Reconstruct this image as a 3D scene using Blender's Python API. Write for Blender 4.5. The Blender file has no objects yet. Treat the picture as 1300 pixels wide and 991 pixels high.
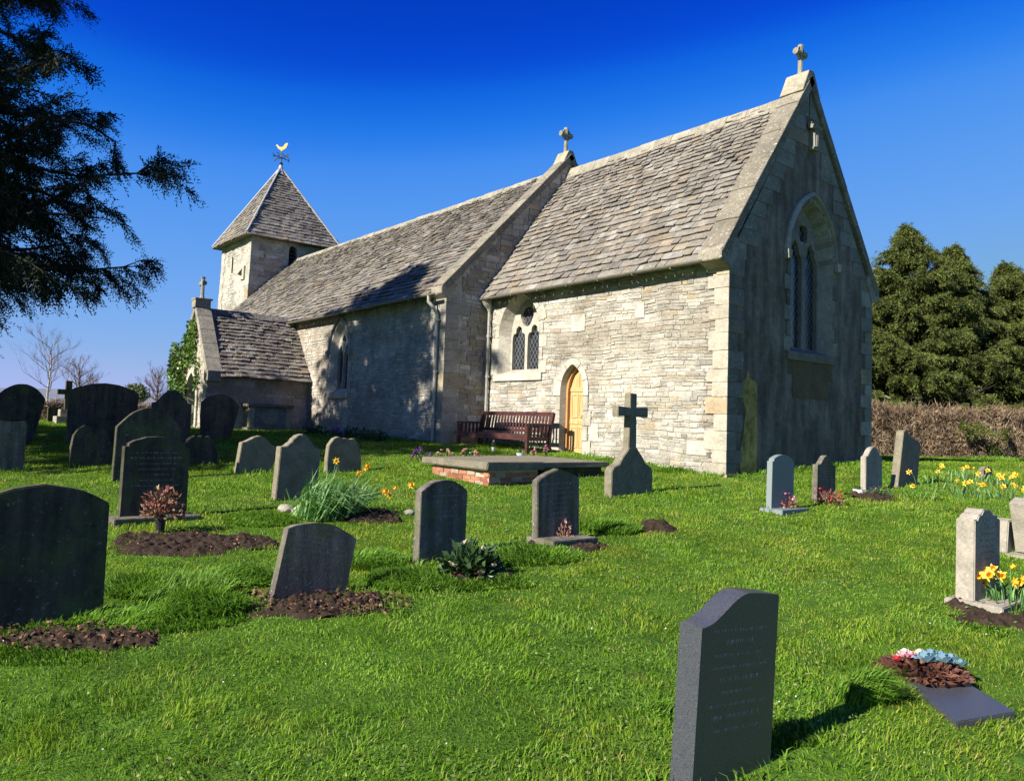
import bpy, bmesh, math, random
import numpy as np
from mathutils import Vector, Matrix, noise
from mathutils.geometry import tessellate_polygon
R = math.radians
random.seed(11); NR = np.random.default_rng(11)
sc = bpy.context.scene; COL = sc.collection
# ------------------------------------------------------------------ camera
F, PITCH, ROLL, YAW = 984.15, .063215, .034271, .888904
CAM = Vector((8.2842, -11.6617, .8325)); PY = 473.45
_fw = Vector((-math.sin(YAW)*math.cos(PITCH), math.cos(YAW)*math.cos(PITCH), math.sin(PITCH)))
_r = Vector((math.cos(YAW), math.sin(YAW), 0)); _u = _r.cross(_fw)
_r2 = _r*math.cos(ROLL)+_u*math.sin(ROLL); _u2 = -_r*math.sin(ROLL)+_u*math.cos(ROLL)
cd = bpy.data.cameras.new('camera'); cam = bpy.data.objects.new('camera', cd); COL.objects.link(cam)
cam.matrix_world = Matrix(((_r2.x, _u2.x, -_fw.x, CAM.x), (_r2.y, _u2.y, -_fw.y, CAM.y), (_r2.z, _u2.z, -_fw.z, CAM.z), (0, 0, 0, 1)))
cd.sensor_fit = 'HORIZONTAL'; cd.sensor_width = 36; cd.lens = 36*F/1300
cd.shift_y = -(495.5-PY)/1300; cd.clip_end = 20000; cd.clip_start = .05
sc.camera = cam
FH = Vector((_fw.x, _fw.y, 0)).normalized(); RH = Vector((_r.x, _r.y, 0)).normalized()
def ray(px, py): return _fw + _r2*((px-650)/F) - _u2*((py-PY)/F)
def onplane(px, py, ax, val):
    d = ray(px, py); t = (val-CAM[ax])/d[ax]; return CAM+d*t
_gs = [-5, 2, 13.8, 17.2, 22, 60, 400, 1500]; _gz = [-.8, -.75, 0, .25, .33, .33, .3, .3]
def bump(x, y):
    return .035*noise.noise((x*.55, y*.55, 3.1)) + .012*noise.noise((x*2.1, y*2.1, 7.7))
def G(x, y):
    s = (x-CAM.x)*FH.x+(y-CAM.y)*FH.y
    z = float(np.interp(s, _gs, _gz))
    if s < 40: z += bump(x, y)
    if s > 17:
        l = (x-CAM.x)*RH.x+(y-CAM.y)*RH.y
        z -= .2*min(1, (s-17)/6)*min(1, max(0, (l-3)/3))*(1 if s < 60 else max(0, 2-s/60))
    return z
def ground(px, py):
    d = ray(px, py); t = .5
    for i in range(6000):
        P = CAM+d*t
        if P.z <= G(P.x, P.y): return P
        t *= 1.002
    return P
def sl(s, l, z=0):
    p = CAM+FH*s+RH*l; return Vector((p.x, p.y, z))
# ------------------------------------------------------------------ object helpers
def tag(o, label=None, cat=None, group=None, kind=None):
    if label: o['label'] = label
    if cat: o['category'] = cat
    if group: o['group'] = group
    if kind: o['kind'] = kind
    return o
def empty(name, loc, label, cat, group=None, rot=None):
    o = bpy.data.objects.new(name, None); COL.objects.link(o); o.location = loc
    o.empty_display_size = .1
    if rot: o.rotation_euler = rot
    return tag(o, label, cat, group)
class MB:
    def __init__(s): s.v = []; s.f = []; s.c = []
    def add(s, vs, fs, col=(1, 1, 1)):
        n = len(s.v); s.v += [tuple(v) for v in vs]
        for f in fs: s.f.append(tuple(i+n for i in f)); s.c.append(col)
    def box(s, a, b, col=(1, 1, 1), M=None, j=0):
        x0, y0, z0 = a; x1, y1, z1 = b
        vs = [(x0, y0, z0), (x1, y0, z0), (x1, y1, z0), (x0, y1, z0), (x0, y0, z1), (x1, y0, z1), (x1, y1, z1), (x0, y1, z1)]
        if j: vs = [tuple(q+random.uniform(-j, j) for q in v) for v in vs]
        if M: vs = [M(*v) if callable(M) else M @ Vector(v) for v in vs]
        s.add(vs, [(3, 2, 1, 0), (4, 5, 6, 7), (0, 1, 5, 4), (1, 2, 6, 5), (2, 3, 7, 6), (3, 0, 4, 7)], col)
    def tube(s, pts, r, n=8, col=(1, 1, 1), cap=True):
        pts = [Vector(p) for p in pts]; rr = r if isinstance(r, (list, tuple)) else [r]*len(pts)
        base = []; vs = []
        up = None
        for i, p in enumerate(pts):
            t = (pts[min(i+1, len(pts)-1)]-pts[max(i-1, 0)])
            if t.length < 1e-9: t = Vector((0, 0, 1))
            t.normalize()
            if up is None:
                up = t.orthogonal().normalized()
            else:
                up = (up-t*up.dot(t))
                up = up.normalized() if up.length > 1e-6 else t.orthogonal().normalized()
            w = t.cross(up)
            for k in range(n):
                a = 2*math.pi*k/n
                vs.append(p+(up*math.cos(a)+w*math.sin(a))*rr[i])
        fs = []
        for i in range(len(pts)-1):
            for k in range(n):
                fs.append((i*n+k, i*n+(k+1) % n, (i+1)*n+(k+1) % n, (i+1)*n+k))
        if cap:
            fs.append(tuple(range(n))[::-1]); fs.append(tuple((len(pts)-1)*n+k for k in range(n)))
        s.add(vs, fs, col)
    def plate(s, outer, holes, M, d0, d1, col=(1, 1, 1), back=True):
        loops = [outer]+list(holes)
        tri = tessellate_polygon([[Vector((p[0], p[1], 0)) for p in l] for l in loops])
        flat = [p for l in loops for p in l]; n = len(flat)
        vs = [M(p[0], p[1], d1) for p in flat]+[M(p[0], p[1], d0) for p in flat]
        fs = [tuple(t) for t in tri]
        if back: fs += [tuple(i+n for i in t[::-1]) for t in tri]
        o = 0
        for l in loops:
            m = len(l)
            for i in range(m):
                a, b = o+i, o+(i+1) % m; fs.append((a, b, b+n, a+n))
            o += m
        s.add(vs, fs, col)
    def build(s, name, mat, parent=None, smooth=False, bev=0, fixn=True, pos=None):
        me = bpy.data.meshes.new(name); me.from_pydata(s.v, [], s.f)
        if any(c != (1, 1, 1) for c in s.c):
            ca = me.color_attributes.new('Col', 'FLOAT_COLOR', 'CORNER')
            arr = np.ones((len(me.loops), 4), np.float32); k = 0
            for f, c in zip(s.f, s.c): arr[k:k+len(f), :3] = c; k += len(f)
            ca.data.foreach_set('color', arr.ravel())
        if fixn:
            bm = bmesh.new(); bm.from_mesh(me); bmesh.ops.recalc_face_normals(bm, faces=bm.faces)
            if bev: bmesh.ops.bevel(bm, geom=[e for e in bm.edges if e.is_manifold and e.calc_face_angle(0) > .5], offset=bev, segments=2, affect='EDGES', clamp_overlap=True)
            bm.to_mesh(me); bm.free()
        if smooth: me.polygons.foreach_set('use_smooth', [True]*len(me.polygons))
        me.materials.append(mat)
        o = bpy.data.objects.new(name, me); COL.objects.link(o)
        if parent is not None:
            o.parent = parent
            bpyup = parent_world(parent)
            o.matrix_parent_inverse = bpyup.inverted()
        return o
def parent_world(p):
    M = p.matrix_basis.copy(); q = p
    while q.parent is not None:
        M = q.parent.matrix_basis @ q.matrix_parent_inverse @ M if False else (q.parent.matrix_basis @ q.matrix_parent_inverse @ M)
        q = q.parent
    return M
def fastmesh(name, V, Fc, mat, parent=None, k=4, smooth=False, col=None):
    """V (n,3), Fc (m,k) numpy"""
    me = bpy.data.meshes.new(name)
    me.vertices.add(len(V)); me.vertices.foreach_set('co', np.asarray(V, np.float32).ravel())
    me.loops.add(Fc.size); me.loops.foreach_set('vertex_index', Fc.astype(np.int32).ravel())
    me.polygons.add(len(Fc)); me.polygons.foreach_set('loop_start', np.arange(0, Fc.size, Fc.shape[1], dtype=np.int32))
    me.polygons.foreach_set('loop_total', np.full(len(Fc), Fc.shape[1], np.int32))
    if smooth: me.polygons.foreach_set('use_smooth', np.ones(len(Fc), bool))
    me.update(calc_edges=True)
    if col is not None:
        ca = me.color_attributes.new('Col', 'FLOAT_COLOR', 'POINT')
        a = np.ones((len(V), 4), np.float32); a[:, :3] = col; ca.data.foreach_set('color', a.ravel())
    me.materials.append(mat)
    o = bpy.data.objects.new(name, me); COL.objects.link(o)
    if parent is not None:
        o.parent = parent; o.matrix_parent_inverse = parent_world(parent).inverted()
    return o
# ------------------------------------------------------------------ materials
class NT:
    def __init__(s, name):
        s.m = bpy.data.materials.new(name); s.m.use_nodes = True; s.t = s.m.node_tree; s.t.nodes.clear()
        s.out = s.n('ShaderNodeOutputMaterial'); s.b = s.n('ShaderNodeBsdfPrincipled'); s.l(s.b.outputs[0], s.out.inputs[0])
    def n(s, t, **k):
        q = s.t.nodes.new(t)
        for a, b in k.items(): setattr(q, a, b)
        return q
    def l(s, a, b): s.t.links.new(a, b)
    def noise(s, sc_, det=4, rough=.6, co='Object', dist=0):
        if not hasattr(s, 'tc'): s.tc = s.n('ShaderNodeTexCoord'); s.geo = s.n('ShaderNodeNewGeometry')
        q = s.n('ShaderNodeTexNoise'); q.inputs['Scale'].default_value = sc_; q.inputs['Detail'].default_value = det
        q.inputs['Roughness'].default_value = rough; q.inputs['Distortion'].default_value = dist
        s.l(s.geo.outputs['Position'], q.inputs['Vector']); return q.outputs['Fac']
    def ramp(s, fac, stops):
        q = s.n('ShaderNodeValToRGB'); e = q.color_ramp.elements
        while len(e) < len(stops): e.new(.5)
        for i, (p, c) in enumerate(stops):
            e[i].position = p; e[i].color = (*c, 1) if isinstance(c, tuple) else (c, c, c, 1)
        s.l(fac, q.inputs[0]); return q.outputs[0]
    def mix(s, f, a, b, mode='MIX'):
        q = s.n('ShaderNodeMix', data_type='RGBA', blend_type=mode)
        for i, v in ((0, f), (6, a), (7, b)):
            if isinstance(v, bpy.types.NodeSocket): s.l(v, q.inputs[i])
            elif isinstance(v, tuple): q.inputs[i].default_value = (*v, 1)
            else: q.inputs[i].default_value = v
        return q.outputs[2]
    def bump(s, h, dist=.01, strength=1):
        q = s.n('ShaderNodeBump'); q.inputs['Distance'].default_value = dist; q.inputs['Strength'].default_value = strength
        s.l(h, q.inputs['Height']); s.l(q.outputs[0], s.b.inputs['Normal']); return q
    def base(s, c):
        if isinstance(c, tuple): s.b.inputs['Base Color'].default_value = (*c, 1)
        else: s.l(c, s.b.inputs['Base Color'])
    def math(s, op, a, b=0):
        q = s.n('ShaderNodeMath', operation=op)
        for i, v in enumerate((a, b)):
            if isinstance(v, bpy.types.NodeSocket): s.l(v, q.inputs[i])
            else: q.inputs[i].default_value = v
        return q.outputs[0]
def stone_mat(name, col=None, lichen=.0, lic=(.5, .49, .44), dark=.25, yellow=0., bumpd=.012, nscale=3., rough=.9, var=.35, green=0., attr=True, letters=None, gain=1., streak=0):
    t = NT(name); t.b.inputs['Roughness'].default_value = rough
    t.b.inputs['Specular IOR Level'].default_value = .25
    if col is None:
        a = t.n('ShaderNodeVertexColor', layer_name='Col'); c = a.outputs[0]
    else:
        q = t.n('ShaderNodeRGB'); q.outputs[0].default_value = (*col, 1); c = q.outputs[0]
    n1 = t.noise(nscale, 6, .65); n2 = t.noise(nscale*9, 5, .7); n3 = t.noise(60, 3, .7)
    if gain != 1: c = t.mix(1, c, (gain, gain, gain*.97), 'MULTIPLY')
    c = t.mix(1, c, t.ramp(n1, [(.3, 1-var), (.7, 1+var*.5)]), 'MULTIPLY')
    if streak:
        mp = t.n('ShaderNodeMapping'); mp.inputs['Scale'].default_value = (9, 9, .8); t.l(t.geo.outputs['Position'], mp.inputs[0])
        q = t.n('ShaderNodeTexNoise'); q.inputs['Scale'].default_value = 1.4; q.inputs['Detail'].default_value = 5; t.l(mp.outputs[0], q.inputs['Vector'])
        c = t.mix(1, c, t.ramp(q.outputs[0], [(.35, 1-streak), (.65, 1+streak*.4)]), 'MULTIPLY')
    c = t.mix(1, c, t.ramp(n2, [(.3, 1-var*.7), (.7, 1+var*.35)]), 'MULTIPLY')
    if dark: c = t.mix(t.ramp(t.noise(nscale*2.3, 5, .75), [(.56, 0), (.72, dark)]), c, t.mix(.75, c, (.05, .045, .04)))
    if lichen: c = t.mix(t.ramp(t.noise(nscale*5.1, 7, .8), [(.62-lichen*.2, 0), (.68-lichen*.2, 1)]), c, lic)
    if yellow: c = t.mix(t.ramp(t.noise(nscale*3.7+1.3, 6, .75), [(.66-yellow*.2, 0), (.74-yellow*.2, .8)]), c, (.36, .26, .06))
    if green: c = t.mix(t.ramp(t.noise(nscale*.8+.4, 5, .7), [(.5-green*.2, 0), (.75-green*.2, .8)]), c, (.09, .11, .03))
    if letters:
        cc, h = letters
    t.base(c)
    h = t.math('ADD', t.math('MULTIPLY', n2, .8), t.math('MULTIPLY', n3, .35))
    t.bump(t.math('ADD', h, t.math('MULTIPLY', n1, .6)), bumpd)
    return t.m
def plain(name, col, rough=.6, var=.2, ns=20, bumpd=0, metal=0, spec=.5, coat=0):
    t = NT(name); t.b.inputs['Roughness'].default_value = rough; t.b.inputs['Metallic'].default_value = metal
    t.b.inputs['Specular IOR Level'].default_value = spec
    if coat: t.b.inputs['Coat Weight'].default_value = coat
    n = t.noise(ns, 5, .65); q = t.n('ShaderNodeRGB'); q.outputs[0].default_value = (*col, 1)
    t.base(t.mix(1, q.outputs[0], t.ramp(n, [(.3, 1-var), (.7, 1+var*.6)]), 'MULTIPLY'))
    if bumpd: t.bump(n, bumpd)
    return t.m
def leaf_mat(name, cols, rough=.5, trans=.25, ns=1.2, spec=.3, clump=(.7, 1.25)):
    t = NT(name); t.b.inputs['Roughness'].default_value = rough; t.b.inputs['Specular IOR Level'].default_value = spec
    n = t.noise(ns, 3, .6)
    c = t.ramp(t.geo.outputs['Random Per Island'], [(i/(len(cols)-1), q) for i, q in enumerate(cols)])
    c = t.mix(1, c, t.ramp(n, [(.35, clump[0]), (.65, clump[1])]), 'MULTIPLY')
    t.base(c)
    if trans:
        tr = t.n('ShaderNodeBsdfTranslucent'); t.l(t.mix(1, c, (1.2, 1.3, .6), 'MULTIPLY'), tr.inputs[0])
        mx = t.n('ShaderNodeMixShader'); mx.inputs[0].default_value = trans
        t.l(t.b.outputs[0], mx.inputs[1]); t.l(tr.outputs[0], mx.inputs[2]); t.l(mx.outputs[0], t.out.inputs[0])
    return t.m
M_rubble = stone_mat('rubble_limestone', None, lichen=.05, lic=(.62, .6, .54), dark=.5, yellow=.02, bumpd=.03, nscale=2.5, var=.34, gain=.8)
M_ashlar = stone_mat('dressed_limestone', None, lichen=.1, lic=(.6, .58, .52), dark=.5, yellow=.1, bumpd=.014, nscale=2.2, var=.34, gain=.78)
M_coping = stone_mat('coping_stone', None, lichen=.22, lic=(.5, .49, .44), dark=.6, yellow=.3, bumpd=.02, nscale=3.5, var=.38, gain=.78)
M_tile = stone_mat('stone_tile', None, lichen=.16, lic=(.44, .42, .38), dark=.5, yellow=.1, bumpd=.02, nscale=3.2, var=.38, gain=.74)
M_cross = stone_mat('lichened_stone', (.27, .25, .18), lichen=.3, lic=(.42, .41, .33), dark=.5, yellow=.3, bumpd=.01, nscale=5)
M_lead = plain('lead_flashing', (.3, .3, .29), .5, .25, 12)
M_gutter = plain('gutter_iron', (.15, .14, .1), .5, .3, 9, .002)
M_pipe = plain('downpipe_paint', (.3, .29, .24), .5, .3, 9, .002)
M_glass = None
def glass_mat():
    t = NT('leaded_glass'); t.b.inputs['Roughness'].default_value = .18; t.b.inputs['Specular IOR Level'].default_value = .6
    n = t.noise(9, 3, .6)
    # diamond leading
    sep = t.n('ShaderNodeSeparateXYZ'); t.l(t.geo.outputs['Position'], sep.inputs[0])
    h = t.math('ADD', sep.outputs[0], sep.outputs[1]); z = sep.outputs[2]
    a = t.math('ABSOLUTE', t.math('SUBTRACT', t.math('FRACT', t.math('MULTIPLY', t.math('ADD', h, t.math('MULTIPLY', z, .7)), 8)), .5))
    b = t.math('ABSOLUTE', t.math('SUBTRACT', t.math('FRACT', t.math('MULTIPLY', t.math('SUBTRACT', h, t.math('MULTIPLY', z, .7)), 8)), .5))
    lead = t.math('GREATER_THAN', t.math('MAXIMUM', a, b), .455)
    c = t.mix(lead, t.ramp(n, [(.35, (.008, .011, .014)), (.7, (.03, .036, .042))]), (.16, .16, .16))
    t.base(c); t.bump(n, .01, .6)
    return t.m
M_glass = glass_mat()
def render_mat():
    t = NT('old_cement_render'); t.b.inputs['Roughness'].default_value = .95; t.b.inputs['Specular IOR Level'].default_value = .15
    n1 = t.noise(1.1, 6, .7); n2 = t.noise(7, 6, .75); n3 = t.noise(45, 4, .7)
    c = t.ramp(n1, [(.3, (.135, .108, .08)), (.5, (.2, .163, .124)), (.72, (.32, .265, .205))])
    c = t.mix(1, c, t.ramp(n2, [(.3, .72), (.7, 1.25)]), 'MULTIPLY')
    # darker olive low down, dark streaks, pale ones painting in grazing sunlight
    sep = t.n('ShaderNodeSeparateXYZ'); t.l(t.geo.outputs['Position'], sep.inputs[0])
    low = t.ramp(sep.outputs[2], [(.0, .55), (1.0, .0)])
    mp = t.n('ShaderNodeMapping'); mp.inputs['Scale'].default_value = (3, 3, .6); t.l(t.geo.outputs['Position'], mp.inputs[0])
    st = t.n('ShaderNodeTexNoise'); st.inputs['Scale'].default_value = 1.6; st.inputs['Detail'].default_value = 5; t.l(mp.outputs[0], st.inputs['Vector'])
    c = t.mix(1, c, t.ramp(st.outputs[0], [(.38, .7), (.62, 1.2)]), 'MULTIPLY')
    c = t.mix(t.math('MULTIPLY', low, t.ramp(n1, [(.4, 0), (.6, .8)])), c, (.12, .125, .075))
    c = t.mix(t.ramp(t.noise(3.1, 7, .75), [(.55, 0), (.66, .65)]), c, (.28, .24, .185))
    c = t.mix(t.ramp(t.noise(2.3, 7, .8, dist=1.5), [(.6, 0), (.7, .7)]), c, (.05, .045, .035))
    t.base(c); t.bump(t.math('ADD', n2, t.math('MULTIPLY', n3, .5)), .06)
    return t.m
M_render = render_mat()
M_alga = stone_mat('algae_stained_render', (.55, .37, .08), lichen=0, dark=.5, green=.03, bumpd=.015, nscale=2.2, var=.35)
t_ = NT('algae_blotches'); t_.b.inputs['Roughness'].default_value = .95; a_ = t_.noise(5, 7, .75); b_ = t_.noise(1.7, 5, .7)
c_ = t_.ramp(a_, [(.32, (.1, .09, .05)), (.45, (.34, .24, .055)), (.6, (.5, .35, .09)), (.72, (.3, .27, .16))]); t_.base(t_.mix(1, c_, t_.ramp(b_, [(.35, .55), (.65, 1.15)]), 'MULTIPLY')); t_.bump(a_, .02); M_alga = t_.m
M_brown = stone_mat('rust_brown_stone', (.15, .105, .055), dark=.5, bumpd=.01, nscale=2.5)
M_oak = None
def wood_mat(name, a, b, sc_=3, rough=.5, stretch=(14, 14, 1.2)):
    t = NT(name); t.b.inputs['Roughness'].default_value = rough; t.b.inputs['Specular IOR Level'].default_value = .35
    t.noise(1)
    mp = t.n('ShaderNodeMapping'); mp.inputs['Scale'].default_value = stretch; t.l(t.geo.outputs['Position'], mp.inputs[0])
    q = t.n('ShaderNodeTexNoise'); q.inputs['Scale'].default_value = sc_; q.inputs['Detail'].default_value = 6; t.l(mp.outputs[0], q.inputs['Vector'])
    t.base(t.ramp(q.outputs[0], [(.3, a), (.7, b)])); t.bump(q.outputs[0], .003)
    return t.m
M_oak = wood_mat('pale_oak', (.38, .23, .085), (.56, .37, .17))
M_oakframe = wood_mat('orange_oak', (.32, .15, .045), (.47, .25, .09))
M_bench = wood_mat('stained_hardwood', (.035, .013, .011), (.085, .03, .025), 3, .45, (2, 14, 14))
M_iron = plain('black_iron', (.02, .02, .022), .5, .2)
M_gold = plain('gilded_metal', (.75, .45, .1), .45, .1, 10, 0, .4)
# ------------------------------------------------------------------ church geometry constants
XC0 = -7.08; W = 5.246; YC = W/2; ZE = 3.95
YN = -1.282; YN2 = W+1.282
def fbm(x, y, z, s=1.): return noise.fractal((x*s, y*s, z*s), 1., 2., 4)
def c_lerp(a, b, t): t = max(0, min(1, t)); return tuple(a[i]+(b[i]-a[i])*t for i in range(3))
def stones(mb, M, u0, u1, v0, v1, keep, colf, h=(.045, .1), wd=(.1, .36), d=(.0, .016), gap=.0045, jit=.009, base=-.015):
    v = v0
    while v < v1:
        hh = random.uniform(*h)
        u = u0-random.uniform(0, .2)
        wav = random.random()*10
        while u < u1:
            w = random.uniform(*wd)*(1 if hh < .09 else 1.15)
            a, b = max(u, u0), min(u+w, u1); t = min(v+hh, v1)
            if b-a > .03 and keep((a+b)/2, (v+t)/2, (b-a)/2, (t-v)/2):
                off = .006*math.sin(a*2.3+wav)
                dd = random.uniform(*d); g = gap*random.uniform(.6, 1.6)
                j = lambda: random.uniform(-jit, jit)
                c = [(a+g+j(), v+g+j()+off), (b-g+j(), v+g+j()+off), (b-g+j(), t-g+j()+off), (a+g+j(), t-g+j()+off)]
                c = [(p[0]+.03*noise.noise((p[0]*1.7, p[1]*2.3, 5)), p[1]+.045*noise.noise((p[0]*1.1, p[1]*.9, 1))+.02*noise.noise((p[0]*3.1, p[1]*3., 8))) for p in c]
                cx, cv = sum(p[0] for p in c)/4, sum(p[1] for p in c)/4
                inn = [(cx+(p[0]-cx)*(1-.016/max(b-a, .05)), cv+(p[1]-cv)*(1-.2)) for p in c]
                vs = [M(*p, base) for p in c]+[M(*p, dd-.007) for p in c]+[M(*p, dd+random.uniform(-.003, .003)) for p in inn]
                fs = []
                for k in range(4):
                    k2 = (k+1) % 4; fs += [(k, k2, 4+k2, 4+k), (4+k, 4+k2, 8+k2, 8+k)]
                fs.append((8, 9, 10, 11))
                mb.add(vs, fs, colf(cx, cv))
            u += w
        v += hh
def arch(w, s, r, n=10, cx=0., z0=0.):
    """pointed arch outline, from bottom left, up and over to the bottom right; s springing above z0, r rise"""
    h = w/2; Rr = (r*r+h*h)/(2*h); a1 = math.atan2(r, Rr-h)
    L = []
    for i in range(n+1):
        a = a1*i/n; L.append((cx-h+Rr-Rr*math.cos(a), z0+s+Rr*math.sin(a)))
    Rg = [(2*cx-p[0], p[1]) for p in L[:-1]][::-1]
    return [(cx-h, z0)]+L+Rg+[(cx+h, z0)]
def cusp(w, s, r, cx, z0, depth=.14, n=26):
    """cusped (trefoil) lancet head"""
    h = w/2; pts = [(cx-h, z0)]
    a = arch(w, s, r, 40, cx, z0)[1:-1]; m = len(a)-1
    for i, p in enumerate(a):
        t = i/m; k = depth*w*(math.exp(-((t-.27)/.07)**2)+math.exp(-((t-.73)/.07)**2))
        q = Vector((cx, z0+s+r*.15))-Vector(p)
        if q.length > 0: q.normalize()
        pts.append((p[0]+q.x*k, p[1]+q.y*k))
    pts.append((cx+h, z0)); return pts
def foil(cx, cz, rad, n=4, rot=.785, pts=36, k=.24):
    return [(cx+rad*((1-k)+k*abs(math.cos(n/2*(a-rot))))*math.cos(a)*.95, cz+rad*((1-k)+k*abs(math.cos(n/2*(a-rot))))*math.sin(a)) for a in [2*math.pi*i/pts for i in range(pts)]]
def offset_path(path, d):
    out = []
    for i, p in enumerate(path):
        a = Vector(path[max(i-1, 0)]); b = Vector(path[min(i+1, len(path)-1)]); t = (b-a).normalized()
        out.append((p[0]-t.y*d, p[1]+t.x*d))
    return out
def resample(path, step):
    P = [Vector(p) for p in path]; L = [0]
    for a, b in zip(P, P[1:]): L.append(L[-1]+(b-a).length)
    n = max(2, round(L[-1]/step)); out = []
    for i in range(n+1):
        t = L[-1]*i/n
        k = max(j for j in range(len(L)) if L[j] <= t+1e-9); k = min(k, len(P)-2)
        q = P[k].lerp(P[k+1], (t-L[k])/max(L[k+1]-L[k], 1e-9)); out.append((q.x, q.y))
    return out
def blocks_along(mb, path, wid, M, d0, d1, step, colf, alt=0., gap=.004):
    """dressed stones round an opening; wid is measured outwards"""
    P = resample(path, step/4); n = len(P)-1; nb = max(3, n//4)
    for b in range(nb):
        i0, i1 = round(b*n/nb), round((b+1)*n/nb)
        w_ = wid+(alt if b % 2 == 0 and (b < nb*.38 or b > nb*.62) else 0)
        seg = P[i0:i1+1]; off = offset_path(P, w_)[i0:i1+1]
        if len(seg) < 2: continue
        poly = seg+off[::-1]
        c = Vector((sum(p[0] for p in poly)/len(poly), sum(p[1] for p in poly)/len(poly)))
        k = 1-gap*2/max(.1, w_); poly = [(c.x+(p[0]-c.x)*k, c.y+(p[1]-c.y)*k) for p in poly]
        mb.plate(poly, [], M, d0, d1+random.uniform(-.003, .003), colf(), back=False)
def reveal(mb, A, B, M, d0, d1, colf, close=False):
    n = len(A)
    for i in range(n-1):
        mb.add([M(*A[i], d0), M(*A[i+1], d0), M(*B[i+1], d1), M(*B[i], d1)], [(0, 1, 2, 3)], colf())
def scale_path(path, dx, dz): # shrink an opening by dx at each side
    xs = [p[0] for p in path]; cx = (min(xs)+max(xs))/2; w = (max(xs)-min(xs))/2; k = (w-dx)/w
    z0 = min(p[1] for p in path); z1 = max(p[1] for p in path); kz = (z1-z0-dx*.8-dz)/(z1-z0)
    return [(cx+(p[0]-cx)*k, z0+dz+(p[1]-z0)*kz) for p in path]
def inpoly(x, y, poly):
    c = False; n = len(poly); j = n-1
    for i in range(n):
        xi, yi = poly[i]; xj, yj = poly[j]
        if (yi > y) != (yj > y) and x < (xj-xi)*(y-yi)/(yj-yi)+xi: c = not c
        j = i
    return c
MS = lambda y0: (lambda u, v, d: (u, y0-d, v))        # south-facing plane: u=x v=z, d outwards
ME = lambda x0: (lambda u, v, d: (x0+d, u, v))        # east-facing plane:  u=y v=z
LIME = (.56, .51, .42)
def cream(): 
    t = random.random(); return c_lerp((.62, .57, .47), (.5, .45, .36), t)
def ashcol():
    t = random.random(); b = c_lerp((.42, .39, .32), (.58, .53, .43), t)
    return (.5, .38, .22) if random.random() < .1 else b
def wallcol(scale=.9, seed=0, grey=0.):
    def f(u, v):
        n = fbm(u+seed, v*1.8, seed, scale)
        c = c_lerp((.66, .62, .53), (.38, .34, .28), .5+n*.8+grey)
        r = random.random()
        if r < .10: c = c_lerp(c, (.50, .36, .19), .6)
        elif r < .2: c = c_lerp(c, (.3, .275, .24), .55)
        elif r < .34: c = c_lerp(c, (.72, .68, .6), .6)
        k = random.uniform(.86, 1.08)
        return tuple(q*k for q in c)
    return f
church = empty('church', (XC0, YC, .2), 'old limestone parish church with stone tiled roofs, south porch and pyramid capped west tower', 'church')
# ---- openings
CW = arch(1.5, .95, 1.0, 10, -5.86, 1.98)       # chancel window
DR = arch(.72, 1.40, .58, 10, -3.97, .17)          # priest door
NW = arch(1.12, 1.12, .95, 10, -12.55, 1.52)        # nave window
EW = arch(1.6, 1.95, 1.17, 12, 2.78, 2.4)         # east window
# ---- chancel wall
GBL = lambda y: G(0, y)
mb = MB()
wall = [(XC0-.2, -.4), (-.02, -.4), (-.02, ZE), (XC0-.2, ZE)]
mb.plate(wall, [CW, DR], MS(0), -.55, -.006, LIME)
def keepc(u, v, hw, hh):
    for op, m in ((CW, .03), (DR, .03)):
        for du in (-hw, 0, hw):
            for dv in (-hh, hh):
                if inpoly(u+du, v+dv, op): return False
    return not (u-hw > -.24)
def ccol(u, v):
    c = wallcol(1.0, 0)(u, v)
    band = math.exp(-((v-2.75)/.55)**2)*max(0, min(1, (u+5.2)/1.2))*(.4+.6*noise.noise((u*1.3, v*1.3, 5)))
    c = c_lerp(c, (.36, .31, .235), max(0, min(.9, band*1.3)))
    pale = math.exp(-((u+2.3)**2+((v-1.9)*1.4)**2)/1.3)
    return c_lerp(c, (.7, .64, .52), pale*.55)
stones(mb, MS(0), XC0+.01, -.02, -.3, ZE-.02, keepc, ccol)
# a few big squared blocks let into the rubble
for (a, b, c, d) in ((-4.05, 2.85, .42, .36), (-2.2, 3.0, .24, .3), (-3.4, .5, .26, .36), (-.85, .35, .45, .26)):
    mb.plate([(a, b), (a+c, b), (a+c, b+d), (a, b+d)], [], MS(0), -.01, .02, (.62, .58, .49), back=False)
mb.build('chancel_wall', M_rubble, church)
# chancel quoins on both faces of the south-east and north-east corners
mb = MB(); mbq = MB(); z = -.35; k = 0
while z < ZE-.1:
    h = random.uniform(.22, .36); h = min(h, ZE+.02-z); w1, w2 = (.42, .26) if k % 2 else (.27, .44)
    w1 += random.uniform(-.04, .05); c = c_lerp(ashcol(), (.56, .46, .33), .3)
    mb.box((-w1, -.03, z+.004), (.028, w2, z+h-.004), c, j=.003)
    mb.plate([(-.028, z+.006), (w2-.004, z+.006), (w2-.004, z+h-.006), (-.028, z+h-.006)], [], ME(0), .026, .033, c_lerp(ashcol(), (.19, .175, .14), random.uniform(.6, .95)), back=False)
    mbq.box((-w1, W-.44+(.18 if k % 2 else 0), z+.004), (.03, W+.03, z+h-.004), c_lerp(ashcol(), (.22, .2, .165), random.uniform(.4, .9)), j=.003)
    z += h; k += 1
for a, b, c in ((-.44, .0, .55), ):
    mb.box((-.5, -.05, -.4), (.06, .5, .04), (.4, .35, .27), j=.004)
mb.build('corner_quoins', M_ashlar, church); mbq.build('corner_quoins', M_ashlar, church)
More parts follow.
